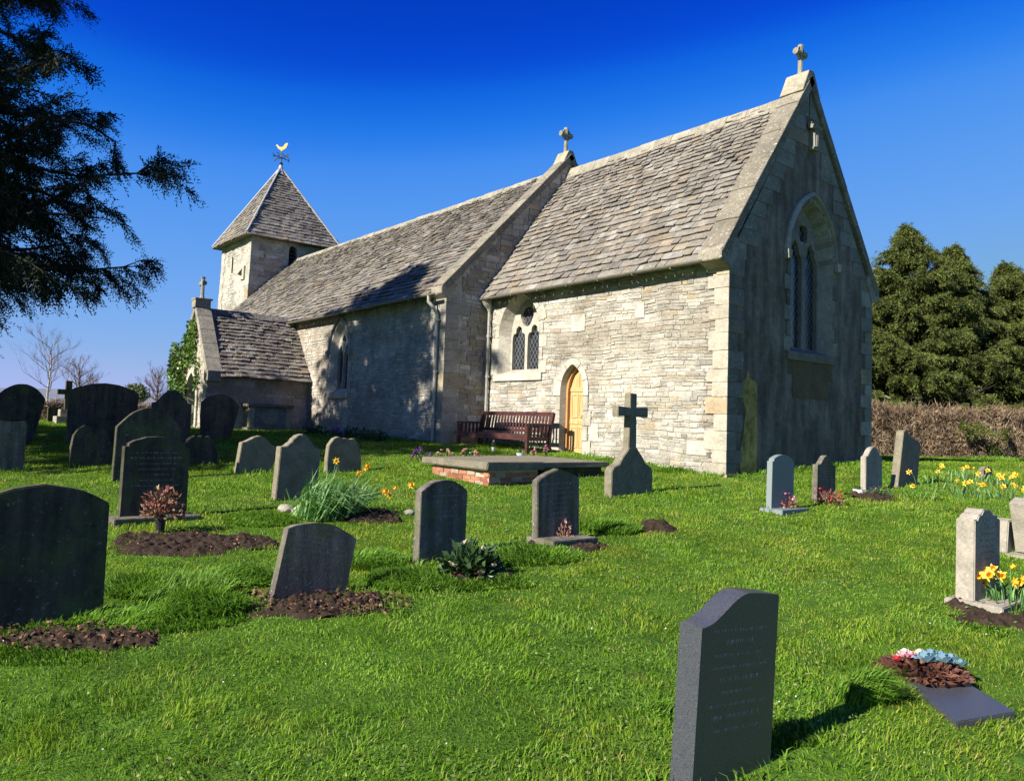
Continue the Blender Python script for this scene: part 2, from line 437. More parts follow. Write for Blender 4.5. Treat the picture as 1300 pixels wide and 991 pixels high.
# ---- east wall
def roofz(y): return ZE+(7.75-ZE)*(1-abs(y-YC)/YC)
mb = MB()
mb.plate([(0, -.3), (W, -.3), (W, ZE-.05), (YC, 7.85), (0, ZE-.05)], [EW], ME(0), -.5, 0)
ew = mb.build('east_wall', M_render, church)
# gable edge blocks
mb = MB(); 
for sgn in (-1, 1):
    n = 13
    for i in range(n):
        t0, t1 = i/n, (i+1)/n
        z0 = ZE+(7.8-ZE)*t0; z1 = ZE+(7.8-ZE)*t1
        w_ = random.uniform(.28, .62) if i % 2 else random.uniform(.2, .34)
        ye0 = YC+sgn*(YC*(1-t0)+.01); ye1 = YC+sgn*(YC*(1-t1)+.01)
        inner = (ye0+ye1)/2-sgn*(w_+.12)
        if (inner-YC)*sgn < .02: inner = YC+sgn*.02
        p = [(inner, z0+.005), (ye0-sgn*.01, z0+.005), (ye1-sgn*.01, z1-.005), (inner, z1-.005)]
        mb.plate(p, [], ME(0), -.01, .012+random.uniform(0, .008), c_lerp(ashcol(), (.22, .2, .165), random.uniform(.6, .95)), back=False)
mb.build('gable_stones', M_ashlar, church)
ap_ = resample([(.46, .0), (.93, -.1), (.95, .7), (.92, 1.72), (.7, 1.78), (.62, 1.95), (.57, 1.76), (.46, 1.74), (.47, 1.42), (.58, 1.2), (.5, .7), (.4, .4), (.46, .0)], .06)[:-1]
mb = MB(); mb.plate([(a+.02*noise.noise((a*9, b*9, 1)), b+.02*noise.noise((a*9, b*9, 5))) for a, b in ap_], [], ME(0), -.005, .008, back=False)
o = mb.build('render_patch', M_alga, church); o['label'] = 'yellow green algae stained patch of render'
mb = MB(); mb.plate([(2.12, 1.5), (3.42, 1.5), (3.42, 1.9), (3.6, 1.9), (3.6, 2.33), (1.95, 2.33), (1.95, 1.95), (2.12, 1.95)], [], ME(0), -.005, .011, back=False)
o = mb.build('stone_panel', M_brown, church); o['label'] = 'brown stained stone panel below the east window'
# little canopied niche with figure bracket high in the gable
nb = MB(); nb.box((.01, 2.64, 6.56), (.1, 2.84, 6.61), (.33, .3, .24)); nb.box((.01, 2.66, 6.62), (.12, 2.82, 6.98), (.36, .34, .29), j=.012)
nb.box((.01, 2.55, 6.98), (.13, 2.93, 7.06), (.3, .28, .22), j=.02); nb.tube([(.09, 2.74, 6.62), (.1, 2.74, 6.8), (.09, 2.74, 6.96)], [.05, .055, .04], 8, (.3, .28, .23)); nb.box((.0, 2.6, 7.06), (.08, 2.88, 7.11), (.28, .26, .2), j=.01)
nb.build('carved_niche', M_ashlar, church)
# ---- windows
def window(name, op, M, depth, lights, shrink, colf=cream, hood=None, wid=.17, alt=.08, sill=True, label=None):
    inner = scale_path(op, shrink, .1)
    mb = MB()
    blocks_along(mb, op, wid, M, -.02, .024, .3, colf, alt)
    reveal(mb, op, inner, M, .024, -depth, colf)
    # sloping sill
    mb.add([M(op[0][0], op[0][1]-.0, .03), M(op[-1][0], op[-1][1], .03), M(inner[-1][0], inner[-1][1], -depth), M(inner[0][0], inner[0][1], -depth)], [(0, 1, 2, 3)], colf())
    a, b = op[0], op[-1]
    mb.plate([(a[0]-wid, a[1]-.16), (b[0]+wid, a[1]-.16), (b[0]+wid, a[1]-.001), (a[0]-wid, a[1]-.001)], [], M, -.02, .05, colf(), back=False)
    fr = mb.build(name, M_ashlar, church)
    if label: fr['label'] = label
    xs = [p[0] for p in inner]; x0, x1 = min(xs), max(xs); zb = min(p[1] for p in inner); zt = max(p[1] for p in inner)
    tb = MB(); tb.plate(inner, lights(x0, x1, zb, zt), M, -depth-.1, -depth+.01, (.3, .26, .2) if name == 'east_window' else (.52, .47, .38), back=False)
    tb.build('tracery', M_ashlar, fr, bev=.006)
    g = MB(); g.plate(inner, [], M, -depth-.16, -depth-.075); g.build('leaded_pane', M_glass, fr)
    if hood:
        hb = MB(); k = next(i for i, p in enumerate(op) if p[1] > hood[0])
        pth = [p for p in op if p[1] >= hood[0]]
        P1 = offset_path(pth, wid+.005); P2 = offset_path(pth, wid+.085)
        for q in range(len(P1)-1):
            vs = [M(*P1[q], .0), M(*P1[q+1], 0), M(*P1[q+1], .085), M(*P1[q], .085), M(*P2[q], 0), M(*P2[q+1], 0), M(*P2[q+1], .05), M(*P2[q], .05)]
            hb.add(vs, [(0, 1, 2, 3), (3, 2, 6, 7), (7, 6, 5, 4)], hood[1])
        for q, sg in ((P1[0], -1), (P1[-1], 1)):
            hb.plate([(q[0]-.05+sg*.04, q[1]-.16), (q[0]+.05+sg*.04, q[1]-.16), (q[0]+.07+sg*.04, q[1]+.01), (q[0]-.07+sg*.04, q[1]+.01)], [], M, 0, .11, hood[1], back=False)
        hb.build('hood_mould', M_ashlar, fr)
    return fr
def two_lights(x0, x1, zb, zt):
    w = x1-x0; lw = w*.41; H = zt-zb
    return [cusp(lw, H*.42, H*.2, x0+w*.05+lw/2, zb+.02), cusp(lw, H*.42, H*.2, x1-w*.05-lw/2, zb+.02),
            foil((x0+x1)/2, zb+H*.765, w*.225, 3, -1.57, k=.16)]
window('chancel_window', CW, MS(0), .24, two_lights, .17, cream, wid=.13, alt=.14, label='two light pointed window with cusped tracery, south chancel')
window('nave_window', NW, MS(YN), .13, lambda x0, x1, zb, zt: [cusp((x1-x0)*.41, (zt-zb)*.5, (zt-zb)*.2, x0+(x1-x0)*.265, zb+.02, .1), cusp((x1-x0)*.41, (zt-zb)*.5, (zt-zb)*.2, x0+(x1-x0)*.735, zb+.02, .1), foil((x0+x1)/2, zb+(zt-zb)*.8, (x1-x0)*.15, 3, 1.57)], .15, cream, hood=(2.65, (.4, .37, .31)), wid=.1, alt=.12, label='slim pointed window with hood mould in the nave')
def east_lights(x0, x1, zb, zt):
    w = x1-x0; H = zt-zb; lw = w*.425
    return [cusp(lw, H*.58, H*.19, x0+w*.045+lw/2, zb+.02, .1), cusp(lw, H*.58, H*.19, x1-w*.045-lw/2, zb+.02, .1), foil((x0+x1)/2, zb+H*.835, w*.16, 4, .78, k=.16)]
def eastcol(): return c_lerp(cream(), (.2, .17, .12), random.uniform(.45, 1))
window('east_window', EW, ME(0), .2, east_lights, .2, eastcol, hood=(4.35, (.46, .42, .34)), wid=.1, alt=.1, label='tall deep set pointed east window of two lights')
# ---- priest door
mb = MB(); blocks_along(mb, DR, .15, MS(0), -.02, .03, .32, cream, .1)
inner = scale_path(DR, .035, 0)
reveal(mb, DR, inner, MS(0), .03, -.13, cream)
mb.box((-4.5, -.42, .02), (-3.4, -.0, .165), (.42, .39, .33), j=.006)
ds = mb.build('door_surround', M_ashlar, church)
mb = MB(); in2 = scale_path(inner, .055, 0)
mb.plate(inner+in2[::-1], [], MS(0), -.24, -.12, back=False); mb.build('door_frame', M_oakframe, ds)
mb = MB(); mb.plate(in2, [], MS(0), -.27, -.2)
x0, x1 = in2[0][0], in2[-1][0]; xm = (x0+x1)/2
for a, b, c, d in ((x0+.05, xm-.012, .32, .78), (xm+.012, x1-.05, .32, .78), (x0+.05, xm-.012, .98, 1.5), (xm+.012, x1-.05, .98, 1.5)):
    for e in range(1):
        mb.plate([(a, c), (b, c), (b, d), (a, d)], [[(a+.03, c+.03), (b-.03, c+.03), (b-.03, d-.03), (a+.03, d-.03)]], MS(0), -.2, -.185, back=False)
for zz in (.2, .84, 1.55): mb.plate([(x0+.01, zz), (x1-.01, zz), (x1-.01, zz+.09), (x0+.01, zz+.09)], [], MS(0), -.2, -.183, back=False)
mb.plate([(xm-.02, 1.64), (xm+.02, 1.64), (xm+.02, 1.98), (xm-.02, 1.98)], [], MS(0), -.2, -.184, back=False)
dl = mb.build('door', M_oak, ds)
mb = MB(); mb.tube([(x1-.08, .18, 1.02), (x1-.08, .13, 1.02)], .012, 8); mb.tube([(x1-.08+.035*math.cos(a), .14, 1.0+.035*math.sin(a)) for a in [i*.5236 for i in range(13)]], .006, 6)
mb.build('handle', M_iron, dl)
# ---- nave
mb = MB()
mb.plate([(-21, -.1), (XC0, -.1), (XC0, ZE), (-21, ZE)], [NW], MS(YN), -.6, -.006, LIME)
def keepn(u, v, hw, hh):
    for du in (-hw, 0, hw):
        for dv in (-hh, hh):
            if inpoly(u+du, v+dv, NW): return False
    return u-hw < XC0-.3
nc = wallcol(.8, 9, .2)
stones(mb, MS(YN), -17.6, XC0, -.1, ZE, keepn, lambda u, v: c_lerp(nc(u, v), (.52, .45, .35) if u < -13.3 else (.44, .43, .4), .35), h=(.05, .11), wd=(.1, .34))  # from the window eastward the yew's shade is put in as greyer stone
mb.box((-25.4, YN2-.6, -.1), (XC0, YN2, ZE), LIME); mb.box((-25.4, YN+.02, -.1), (-20.9, YN+.55, ZE), LIME)
stones(mb, MS(YN), -25.5, -17.6, -.1, ZE, lambda *a: True, nc, h=(.07, .14), wd=(.15, .45))
mb.build('nave_wall', M_rubble, church)
# nave east gable wall with dressed corner
NE_A = (4.0, 8.22)      # coping height over eaves and at apex
mb = MB(); XW = .5
sx = lambda y: 3.98+(8.18-3.98)*(1-abs(y-YC)/(YC-YN))
mb.plate([(YN, -.1), (YN2, -.1), (YN2, 3.95), (YC, 8.15), (YN, 3.95)], [], ME(XC0), -XW, -.012, LIME)
kr = lambda u, v, hw, hh: v+hh < sx(u)-.03 and u-hw > YN+.02
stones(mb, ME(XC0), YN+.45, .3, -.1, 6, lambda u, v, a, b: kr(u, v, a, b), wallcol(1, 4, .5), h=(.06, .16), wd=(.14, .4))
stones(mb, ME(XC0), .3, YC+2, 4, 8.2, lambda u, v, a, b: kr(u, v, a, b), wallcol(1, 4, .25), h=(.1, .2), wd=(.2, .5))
z = -.1; k = 0
while z < 3.9:
    h = random.uniform(.22, .38); h = min(h, 3.95-z); wa, wb = (.5, .36) if k % 2 else (.34, .62)
    c = c_lerp(ashcol(), (.36, .33, .28), .45)
    mb.box((XC0-wa, YN-.03, z+.004), (XC0+.025, YN+wb, z+h-.004), c, j=.004)
    z += h; k += 1
mb.build('nave_gable_wall', M_rubble, church)
# ---- roofs
def tilecol(seed, base=0.):
    def f(u, v):
        n = fbm(u, v, seed, .7)
        c = c_lerp((.35, .31, .255), (.22, .195, .165), .5+n*.6+base)
        r = random.random()
        if r < .12: c = c_lerp(c, (.44, .42, .37), .5)
        elif r < .24: c = c_lerp(c, (.14, .125, .11), .5)
        elif r < .4: c = c_lerp(c, (.36, .28, .18), .5)
        k = random.uniform(.86, 1.1); return tuple(q*k for q in c)
    return f
def roof_tiles(mb, O, U, V, lu, lv, inside, colf, c0=.22, c1=.12, wd=(.14, .34), lift=.042, sag=.03, seed=0):
    """O eave corner, U along eave, V up the slope (unit), courses shrink upwards"""
    N = U.cross(V).normalized()
    if N.z < 0: N = -N
    v = -.06; k = 0
    while v < lv:
        ch = c0+(c1-c0)*max(0, v)/lv; u = -random.uniform(0, .2)
        rowj = random.uniform(-.006, .006)
        while u < lu:
            w = random.uniform(*wd)*(1.15-.35*max(v, 0)/lv)
            a, b = max(u, 0)+.003, min(u+w, lu)-.003
            if b-a > .04 and inside((a+b)/2, v+ch/2, (b-a)/2, ch/2):
                j1, j2 = random.uniform(-.022, .022)+rowj, random.uniform(-.022, .022)+rowj
                t = random.uniform(.6, 1.5)*lift; top = min(v+ch+.05, lv)
                sg = sag*noise.noise((u*.5+seed, v*.6, seed)); tw = random.uniform(-.006, .006)
                def P(uu, vv, nn): return O+U*uu+V*vv+N*(nn+sg)
                c = .02*random.random()
                vs = [P(a+c, v+j1, t+tw), P(b-c*.7, v+j2, t-tw), P(b, v+j2+.03, t-tw), P(b, top, .002), P(a, top, .002), P(a, v+j1+.03, t+tw),
                      P(a+c, v+j1, t+tw-.022), P(b-c*.7, v+j2, t-tw-.022), P(b, v+j2+.03, t-.024), P(a, v+j1+.03, t-.024), P(b, top, -.01), P(a, top, -.01)]
                mb.add(vs, [(0, 1, 2, 3, 4, 5), (0, 6, 7, 1), (1, 7, 8, 2), (5, 9, 6, 0), (2, 8, 10, 3), (4, 11, 9, 5)], colf(u, v))
            u += w
        v += ch; k += 1
def slab(mb, pts, th, col):
    n = (Vector(pts[1])-Vector(pts[0])).cross(Vector(pts[-1])-Vector(pts[0])).normalized()
    if n.z < 0: n = -n
    m = len(pts); vs = [Vector(p)-n*.004 for p in pts]+[Vector(p)-n*th for p in pts]
    mb.add(vs, [tuple(range(m)), tuple(range(m, 2*m))[::-1]]+[(i, (i+1) % m, m+(i+1) % m, m+i) for i in range(m)], col)
DK = (.16, .145, .12)
def gable_roof(name, x0, x1, ye, ze, yr, zr, seed, base=0., c0=.22, c1=.13, wd=(.14, .34), north=True, inside=None):
    mb = MB(); U = Vector((1, 0, 0)); V = Vector((0, yr-ye, zr-ze)); lv = V.length; V.normalize()
    slab(mb, [(x0, ye+.03, ze+.03), (x1, ye+.03, ze+.03), (x1, yr, zr), (x0, yr, zr)], .12, DK)
    slab(mb, [(x0, yr, zr), (x1, yr, zr), (x1, 2*yr-ye, ze), (x0, 2*yr-ye, ze)], .12, (.3, .28, .24))
    roof_tiles(mb, Vector((x0, ye, ze)), U, V, x1-x0, lv-.05, inside or (lambda *a: True), tilecol(seed, base), c0, c1, wd, seed=seed)
    return mb.build(name, M_tile, church)
cr = gable_roof('chancel_roof', XC0, -.42, -.27, 3.9, YC, 7.73, 1, -.12, .215, .13, (.13, .32))
nr = gable_roof('nave_roof', -25.3, XC0-.42, YN-.24, 3.86, YC, 7.83, 5, .12, .2, .12, (.16, .4))
def ridge(pa, pb, seg=.5, w=.17, col=(.4, .36, .27), parent=None, drop=.75):
    mb = MB(); a, b = Vector(pa), Vector(pb); n = max(1, round((b-a).length/seg)); t = (b-a).normalized(); s = t.cross(Vector((0, 0, 1))).normalized()
    for i in range(n):
        p, q = a.lerp(b, i/n)+t*.004, a.lerp(b, (i+1)/n)-t*.004
        e = Vector((0, 0, random.uniform(-.008, .012))); vs = []
        for c in (p, q):
            for (x, z) in ((-w, -w*drop*1.3), (-.03, .06), (.03, .06), (w, -w*drop*1.3), (w-.02, -w*drop*1.3-.03), (0, .0), (-w+.02, -w*drop*1.3-.03)):
                vs.append(c+s*x+Vector((0, 0, z))+e)
        k = random.uniform(.8, 1.1); fs = [(j, (j+1) % 7, 7+(j+1) % 7, 7+j) for j in range(7)]+[(0, 1, 2, 3, 4, 5, 6), (13, 12, 11, 10, 9, 8, 7)]
        mb.add(vs, fs, tuple(x*k for x in col))
    return mb.build('ridge_tiles', M_coping, parent)
ridge((XC0, YC, 7.75), (-.4, YC, 7.75), parent=cr, drop=1.0)
ridge((-25.3, YC, 7.85), (XC0-.4, YC, 7.85), parent=nr)
# ---- copings
def coping(name, x0, x1, ya, za, yb, zb, n, th, parent, col=(.29, .255, .19)):
    mb = MB()
    for sgn in (1, -1):
        for i in range(n):
            t0, t1 = i/n, (i+1)/n
            P = []
            for t, e in ((t0, .004), (t1, -.004)):
                y = ya+(yb-ya)*t; z = za+(zb-za)*t
                if sgn < 0: y = 2*yb-y
                P.append((y, z+e))
            L = Vector((0, P[1][0]-P[0][0], P[1][1]-P[0][1])).normalized(); N = Vector((0, -L.z, L.y))
            if N.z < 0: N = -N
            k = random.uniform(.82, 1.12); c = tuple(q*k for q in col); dj = random.uniform(-.006, .006)
            vs = []
            for y, z in P:
                for x, d in ((x0, -th), (x1, -th), (x1, dj), ((x0+x1)/2, dj+.015), (x0, dj)):
                    q = Vector((x, y, z))+N*d; vs.append(q)
            mb.add(vs, [(0, 1, 2, 3, 4)[::-1], (5, 6, 7, 8, 9)]+[(j, (j+1) % 5, 5+(j+1) % 5, 5+j) for j in range(5)], c)
    return mb.build(name, M_coping, parent, bev=.006)
cc = coping('chancel_coping', -.46, .07, -.3, 4.0, YC, 8.1, 6, .17, church)
for y in (0, W):
    mb = MB(); s = 1 if y == 0 else -1
    mb.plate([(y-s*.31, 3.86), (y-s*.31, 4.03), (y+s*.1, 4.45), (y+s*.25, 4.2), (y+s*.0, 3.72)], [], ME(0), -.45, .055, (.4, .35, .27))
    mb.build('kneeler', M_coping, cc, bev=.01)
nco = coping('nave_coping', XC0-.44, XC0+.05, YN-.16, 4.05, YC, 8.25, 8, .16, church)
mb = MB()
mb.plate([(YN-.18, 3.86), (YN-.18, 4.02), (YN+.1, 4.25), (YN+.3, 4.1), (YN-.02, 3.74)], [], ME(XC0), -.43, .035, (.4, .35, .27)); mb.build('kneeler', M_coping, nco, bev=.01)
# saddle stones and crosses
def saddle(mb, x, y, z, s=1., wx=.3):
    for sg in (-1, 1):
        mb.plate([(y, z+.16*s), (y+sg*.1*s, z+.12*s), (y+sg*.34*s, z-.36*s), (y+sg*.2*s, z-.38*s), (y, z-.1*s)][::sg], [], ME(x), -wx/2, wx/2, (.45, .4, .28))
def ring_cross(name, x, y, z, h, parent, s=1.):
    mb = MB(); w = .045*s
    sh = z+h; ac = z+h*.72
    mb.tube([(x, y, z-.12), (x, y, z+.1*h), (x, y, ac)], [w*1.45, w*1.15, w], 8)
    mb.tube([(x, y, ac), (x, y, sh-.05*s), (x, y, sh)], [w*1.05, w*1.3, w*1.25], 8)
    for sg in (-1, 1): mb.tube([(x, y, ac), (x, y+sg*.13*s, ac), (x, y+sg*.19*s, ac)], [w*1.05, w*1.3, w*1.5], 8)
    R_ = .125*s
    mb.tube([(x, y+R_*math.cos(a), ac+R_*math.sin(a)) for a in [i*math.pi/8 for i in range(17)]], .026*s, 6, cap=False)
    return mb.build(name, M_cross, parent, smooth=False, bev=0)
mb = MB(); saddle(mb, -.2, YC, 8.06, 1.0, .52); sd = mb.build('saddle_stone', M_coping, church, bev=.008)
ring_cross('gable_cross', -.2, YC, 8.2, .62, sd, 1.0)
mb = MB(); saddle(mb, XC0-.2, YC, 8.22, .9, .45); sd = mb.build('saddle_stone', M_coping, church, bev=.008)
ring_cross('gable_cross', XC0-.2, YC, 8.34, .7, sd, 1.1)
# ---- gutters & downpipes
def gutter(x0, x1, y, z, mat, slope=.03):
    mb = MB(); r = .058; th = .006; P = []
    for x in (x0, x1):
        zz = z-(slope if x == x0 else 0); row = []
        for rr in (r, r-th):
            for k in range(9):
                a = math.pi+math.pi*k/8; row.append((x, y+rr*math.cos(a), zz+rr*math.sin(a)))
        P.append(row)
    vs = P[0]+P[1]; fs = []
    for k in range(8): fs += [(k, k+1, 18+k+1, 18+k), (9+k, 18+9+k, 18+10+k, 10+k)]
    fs += [(0, 18, 27, 9), (8, 17, 35, 26)]
    for b in (0, 18):
        for k in range(8): fs.append((b+k, b+9+k, b+10+k, b+k+1))
    mb.add(vs, fs)
    x = x0+.3
    while x < x1:
        mb.box((x-.012, y-.062, z-.09), (x+.012, y+.14, z-.062)); mb.box((x-.012, y+.1, z-.09), (x+.012, y+.12, z-.2)); x += .95
    return mb.build('gutter', mat, church)
gutter(XC0+.03, -.33, -.3, 3.885, M_gutter); gutter(-16.2, XC0-.05, YN-.28, 3.85, M_gutter, .05)
mb = MB(); px_, py_ = -6.94, -.09
mb.tube([(px_, py_, .22), (px_, py_, 3.6)], .038, 10); mb.tube([(px_, py_, 3.55), (px_, py_, 3.62), (px_, py_-.06, 3.74), (px_, py_-.12, 3.84)], [.045, .07, .11, .12], 10)
for z in (.9, 1.9, 2.9): mb.tube([(px_, py_, z), (px_, py_, z+.07)], .05, 10); mb.box((px_-.07, py_, z+.015), (px_+.07, py_+.08, z+.05))
mb.build('downpipe', M_pipe, church)
mb = MB(); px_, py_ = -7.32, YN-.1
mb.tube([(px_-.12, YN-.28, 3.82), (px_-.12, YN-.28, 3.66), (px_-.02, YN-.2, 3.52), (px_, py_, 3.36), (px_, py_, .3)], [.045, .045, .042, .042, .042], 10)
for z in (.8, 1.95, 3.2): mb.tube([(px_, py_, z), (px_, py_, z+.07)], .054, 10); mb.box((px_-.075, py_, z+.015), (px_+.075, py_+.09, z+.05))
mb.build('downpipe', M_pipe, church)
# ---- tower
XT, YT, TW, TH, TA = -25.446, .628, 3.763, 8.75, 12.62
XT2, YT2 = XT-TW, YT+TW
mb = MB()
def tM_s(u, v, d): k = max(0, (7.5-v))*.03; return (u*1.0, YT-d-k, v)
def tM_e(u, v, d): k = max(0, (7.5-v))*.012; return (XT+d+k, u, v)
s1 = arch(.2, .65, .14, 4, -27.8, 7.3); b1 = arch(.4, .72, .3, 6, 2.55, 7.55)
mb.plate([(XT2, 0), (XT, 0), (XT, TH), (XT2, TH)], [s1], tM_s, -.5, -.012, LIME, back=False)
mb.plate([(YT, 0), (YT2, 0), (YT2, TH), (YT, TH)], [b1], tM_e, -.5, -.012, LIME, back=False)
mb.box((XT2, YT2-.05, 0), (XT-.02, YT2, TH), LIME); mb.box((XT2, YT, 0), (XT2+.05, YT2, TH), LIME)
def kt(op, x0, x1): return lambda u, v, hw, hh: not any(inpoly(u+a, v+b, op) for a in (-hw, 0, hw) for b in (-hh, hh))
stones(mb, tM_s, XT2-.02, XT-.3, 2.5, TH, kt(s1, 0, 0), wallcol(.7, 21, -.1), h=(.07, .14), wd=(.14, .42))
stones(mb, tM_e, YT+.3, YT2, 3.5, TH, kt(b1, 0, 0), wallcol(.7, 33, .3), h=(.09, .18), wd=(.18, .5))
z = 2.5; k = 0
while z < TH-.05:
    h = random.uniform(.24, .4); h = min(h, TH-z); kk = max(0, 7.5-z); c = ashcol()
    wa, wb = (.5, .34) if k % 2 else (.34, .55)
    mb.box((XT-wa, YT-.035-kk*.03, z+.004), (XT+.03+kk*.012, YT+wb, z+h-.004), c, j=.004)
    mb.box((XT2-.03-(.35 if z < 5.6 else 0), YT-.03-kk*.03, z+.004), (XT2+wa, YT+wb, z+h-.004), ashcol(), j=.004)
    z += h; k += 1
tw = mb.build('tower_wall', M_rubble, church)
mb = MB(); blocks_along(mb, b1, .2, tM_e, -.02, .03, .3, ashcol, .06)
mb.build('belfry_opening', M_ashlar, tw)
mb = MB()
for i in range(5):
    z = 7.6+i*.19; mb.add([(XT-.05, 2.36, z), (XT-.05, 2.74, z), (XT-.25, 2.74, z+.16), (XT-.25, 2.36, z+.16), (XT-.05, 2.36, z+.03), (XT-.05, 2.74, z+.03), (XT-.25, 2.74, z+.19), (XT-.25, 2.36, z+.19)], [(0, 1, 2, 3), (4, 5, 6, 7), (0, 1, 5, 4)])
mb.build('louvre_slats', M_iron, tw)
mb = MB(); mb.plate([(XT+.02, 0), (XT+.03, 0), (XT+.03, 1), (XT+.02, 1)], [], lambda u, v, d: (XT-.45, 2.35+v*.4, 7.55+(d+1)*.5), -1, 1); mb.build('opening_shadow_board', M_iron, tw)
mb = MB(); mb.box((-27.98, YT+.2, 7.2), (-27.62, YT+.24, 8.2)); mb.build('slit_backing', M_iron, tw)
mb = MB(); mb.box((-26.42, YT-.1, 6.8), (-25.98, YT+.02, 7.4), (.55, .5, .38)); mb.add([(-26.2, YT-.11, 7.3), (-26.2, YT-.3, 7.0), (-26.2, YT-.11, 6.95), (-26.17, YT-.11, 7.3)], [(0, 1, 2), (3, 1, 2)], (.2, .18, .15))
mb.build('wall_sundial', M_ashlar, tw)
# tower roof
mb = MB(); ov = .38; ap = Vector((XT-TW/2, YT+TW/2, TA)); Cn = [Vector((XT2-ov, YT-ov, TH-.05)), Vector((XT+ov, YT-ov, TH-.05)), Vector((XT+ov, YT2+ov, TH-.05)), Vector((XT2-ov, YT2+ov, TH-.05))]
for i in range(4):
    a, b = Cn[i], Cn[(i+1) % 4]; mb.add([a, b, ap], [(0, 1, 2)], DK)
    if i < 2:
        U = (b-a).normalized(); mid = (a+b)/2; V = (ap-mid); lv = V.length; V.normalize(); lu = (b-a).length
        ins = lambda u, v, hu, hv: v < lv-.1 and abs(u-lu/2) < lu/2*(1-v/lv)+.05
        def tin(u, v, hu, hv):
            return v < lv-.05 and abs(u-lu/2)+hu*.6 < lu/2*(1-v/lv)+.06
        roof_tiles(mb, a+Vector((0, 0, .0)), U, V, lu, lv, tin, tilecol(8+i, .0), .19, .13, (.15, .3), .035, .01)
mb.add([tuple(c-Vector((0, 0, .04))) for c in Cn], [(0, 1, 2, 3)], DK)
for i in range(4):
    a, b = Cn[i], Cn[(i+1) % 4]; d = (ap-(a+b)/2); d.z = 0; d.normalize()
    mb.add([a-Vector((0, 0, .06)), b-Vector((0, 0, .06)), b+Vector((0, 0, .03)), a+Vector((0, 0, .03))], [(0, 1, 2, 3)], (.35, .28, .15))
tr = mb.build('tower_roof', M_tile, church, fixn=False)
mb = MB()
for i in (0, 1, 2): mb.tube([Cn[i]+Vector((0, 0, .06)), ap+Vector((0, 0, .05))], .045, 8)
mb.tube([ap+Vector((0, 0, -.35)), ap+Vector((0, 0, -.05)), ap+Vector((0, 0, .22))], [.26, .12, .05], 10)
mb.build('lead_hips', M_lead, tr)
# weather vane
vz = ap.z; vx, vy = ap.x, ap.y
mb = MB(); mb.tube([(vx, vy, vz), (vx, vy, vz+.84)], .03, 6); mb.tube([(vx, vy, vz+.1), (vx, vy, vz+.2), (vx, vy, vz+.3)], [.05, .1, .04], 8)
for a in range(4):
    an = a*math.pi/2+.3; c, s = math.cos(an), math.sin(an); L = .42
    mb.tube([(vx, vy, vz+.5), (vx+c*L, vy+s*L, vz+.5)], .018, 6)
    mb.tube([(vx+c*(.22+.09*math.cos(q)), vy+s*(.22+.09*math.cos(q)), vz+.6+.09*math.sin(q)) for q in [j*math.pi/5 for j in range(9)]], .012, 5)
    mb.tube([(vx+c*L, vy+s*L, vz+.41), (vx+c*L, vy+s*L, vz+.61)], .02, 6); mb.tube([(vx+c*(L+.1), vy+s*(L+.1), vz+.43), (vx+c*L, vy+s*L, vz+.51), (vx+c*(L+.1), vy+s*(L+.1), vz+.59)], .014, 5)
wv = mb.build('weather_vane', M_iron, tr)
ck = [(-.42, .28), (-.36, .36), (-.28, .36), (-.22, .24), (-.05, .2), (.1, .24), (.2, .42), (.34, .52), (.42, .44), (.36, .34), (.32, .2), (.2, .06), (.05, .0), (.04, -.1), (-.04, -.1), (-.06, .0), (-.2, .06), (-.28, .16), (-.33, .26)]
mb = MB(); mb.plate([(p[0]*.7, p[1]*.7) for p in ck], [], lambda u, v, d: (vx+u*RH.x+d*FH.x, vy+u*RH.y+d*FH.y, vz+.88+v), -.02, .02)
mb.build('gilded_cockerel', M_gold, wv)
# ---- porch
PX0, PX1, PYF, PE, PR = -17.3, -14.6, -4.4, 2.02, 3.95; PXC = (PX0+PX1)/2
mb = MB(); PD = arch(1.0, .95, .75, 8, PXC, .3)
mb.plate([(PX0, 0), (PX1, 0), (PX1, PE), (PXC, PR), (PX0, PE)], [PD], MS(PYF), -.35, -.012, LIME)
stones(mb, MS(PYF), PX0, PX1, .1, PR, lambda u, v, a, b: v+b < PE+(PR-PE)*(1-(abs(u-PXC)+a)/(PXC-PX0)) and not any(inpoly(u+c*a, v+d*b, PD) for c in (-1, 0, 1) for d in (-1, 1)), lambda u, v: c_lerp(wallcol(.8, 2)(u, v), (.55, .47, .35), .5), h=(.08, .16), wd=(.15, .4))
for a, b in ((PYF+.36, YN),):
    mb.box((PX1-.35, a, 0), (PX1-.012, b, PE), LIME); mb.box((PX0, a, 0), (PX0+.35, b, PE), LIME)
stones(mb, ME(PX1), PYF, YN, .1, PE-.02, lambda *a: True, lambda u, v: c_lerp(wallcol(.8, 14, .2)(u, v), (.42, .33, .24), .45), h=(.1, .24), wd=(.2, .6), d=(0, .012))
mb.box((PX0-.1, PYF+.3, .0), (PX1, YN, .34), (.3, .28, .25))
pw = mb.build('porch_wall', M_rubble, church)
mb = MB(); blocks_along(mb, PD, .16, MS(PYF), -.02, .05, .3, cream, .0); reveal(mb, PD, scale_path(PD, .09, 0), MS(PYF), .05, -.3, cream); mb.build('porch_arch', M_ashlar, pw)
mb = MB(); U = Vector((0, 1, 0)); e = Vector((PX1+.22, PYF+.32, PE-.12)); V = Vector((PXC-e.x, 0, PR-.02-e.z)); lv = V.length; V.normalize(); lu = YN-e.y+.6
slab(mb, [tuple(e), tuple(e+U*lu), tuple(e+U*lu+V*lv), tuple(e+V*lv)], .1, DK)
e2 = Vector((PX0-.22, PYF+.32, PE-.12)); V2 = Vector((-V.x, 0, V.z)); slab(mb, [tuple(e2), tuple(e2+U*lu), tuple(e2+U*(lu+1)+V2*lv), tuple(e2+V2*lv)], .1, DK)
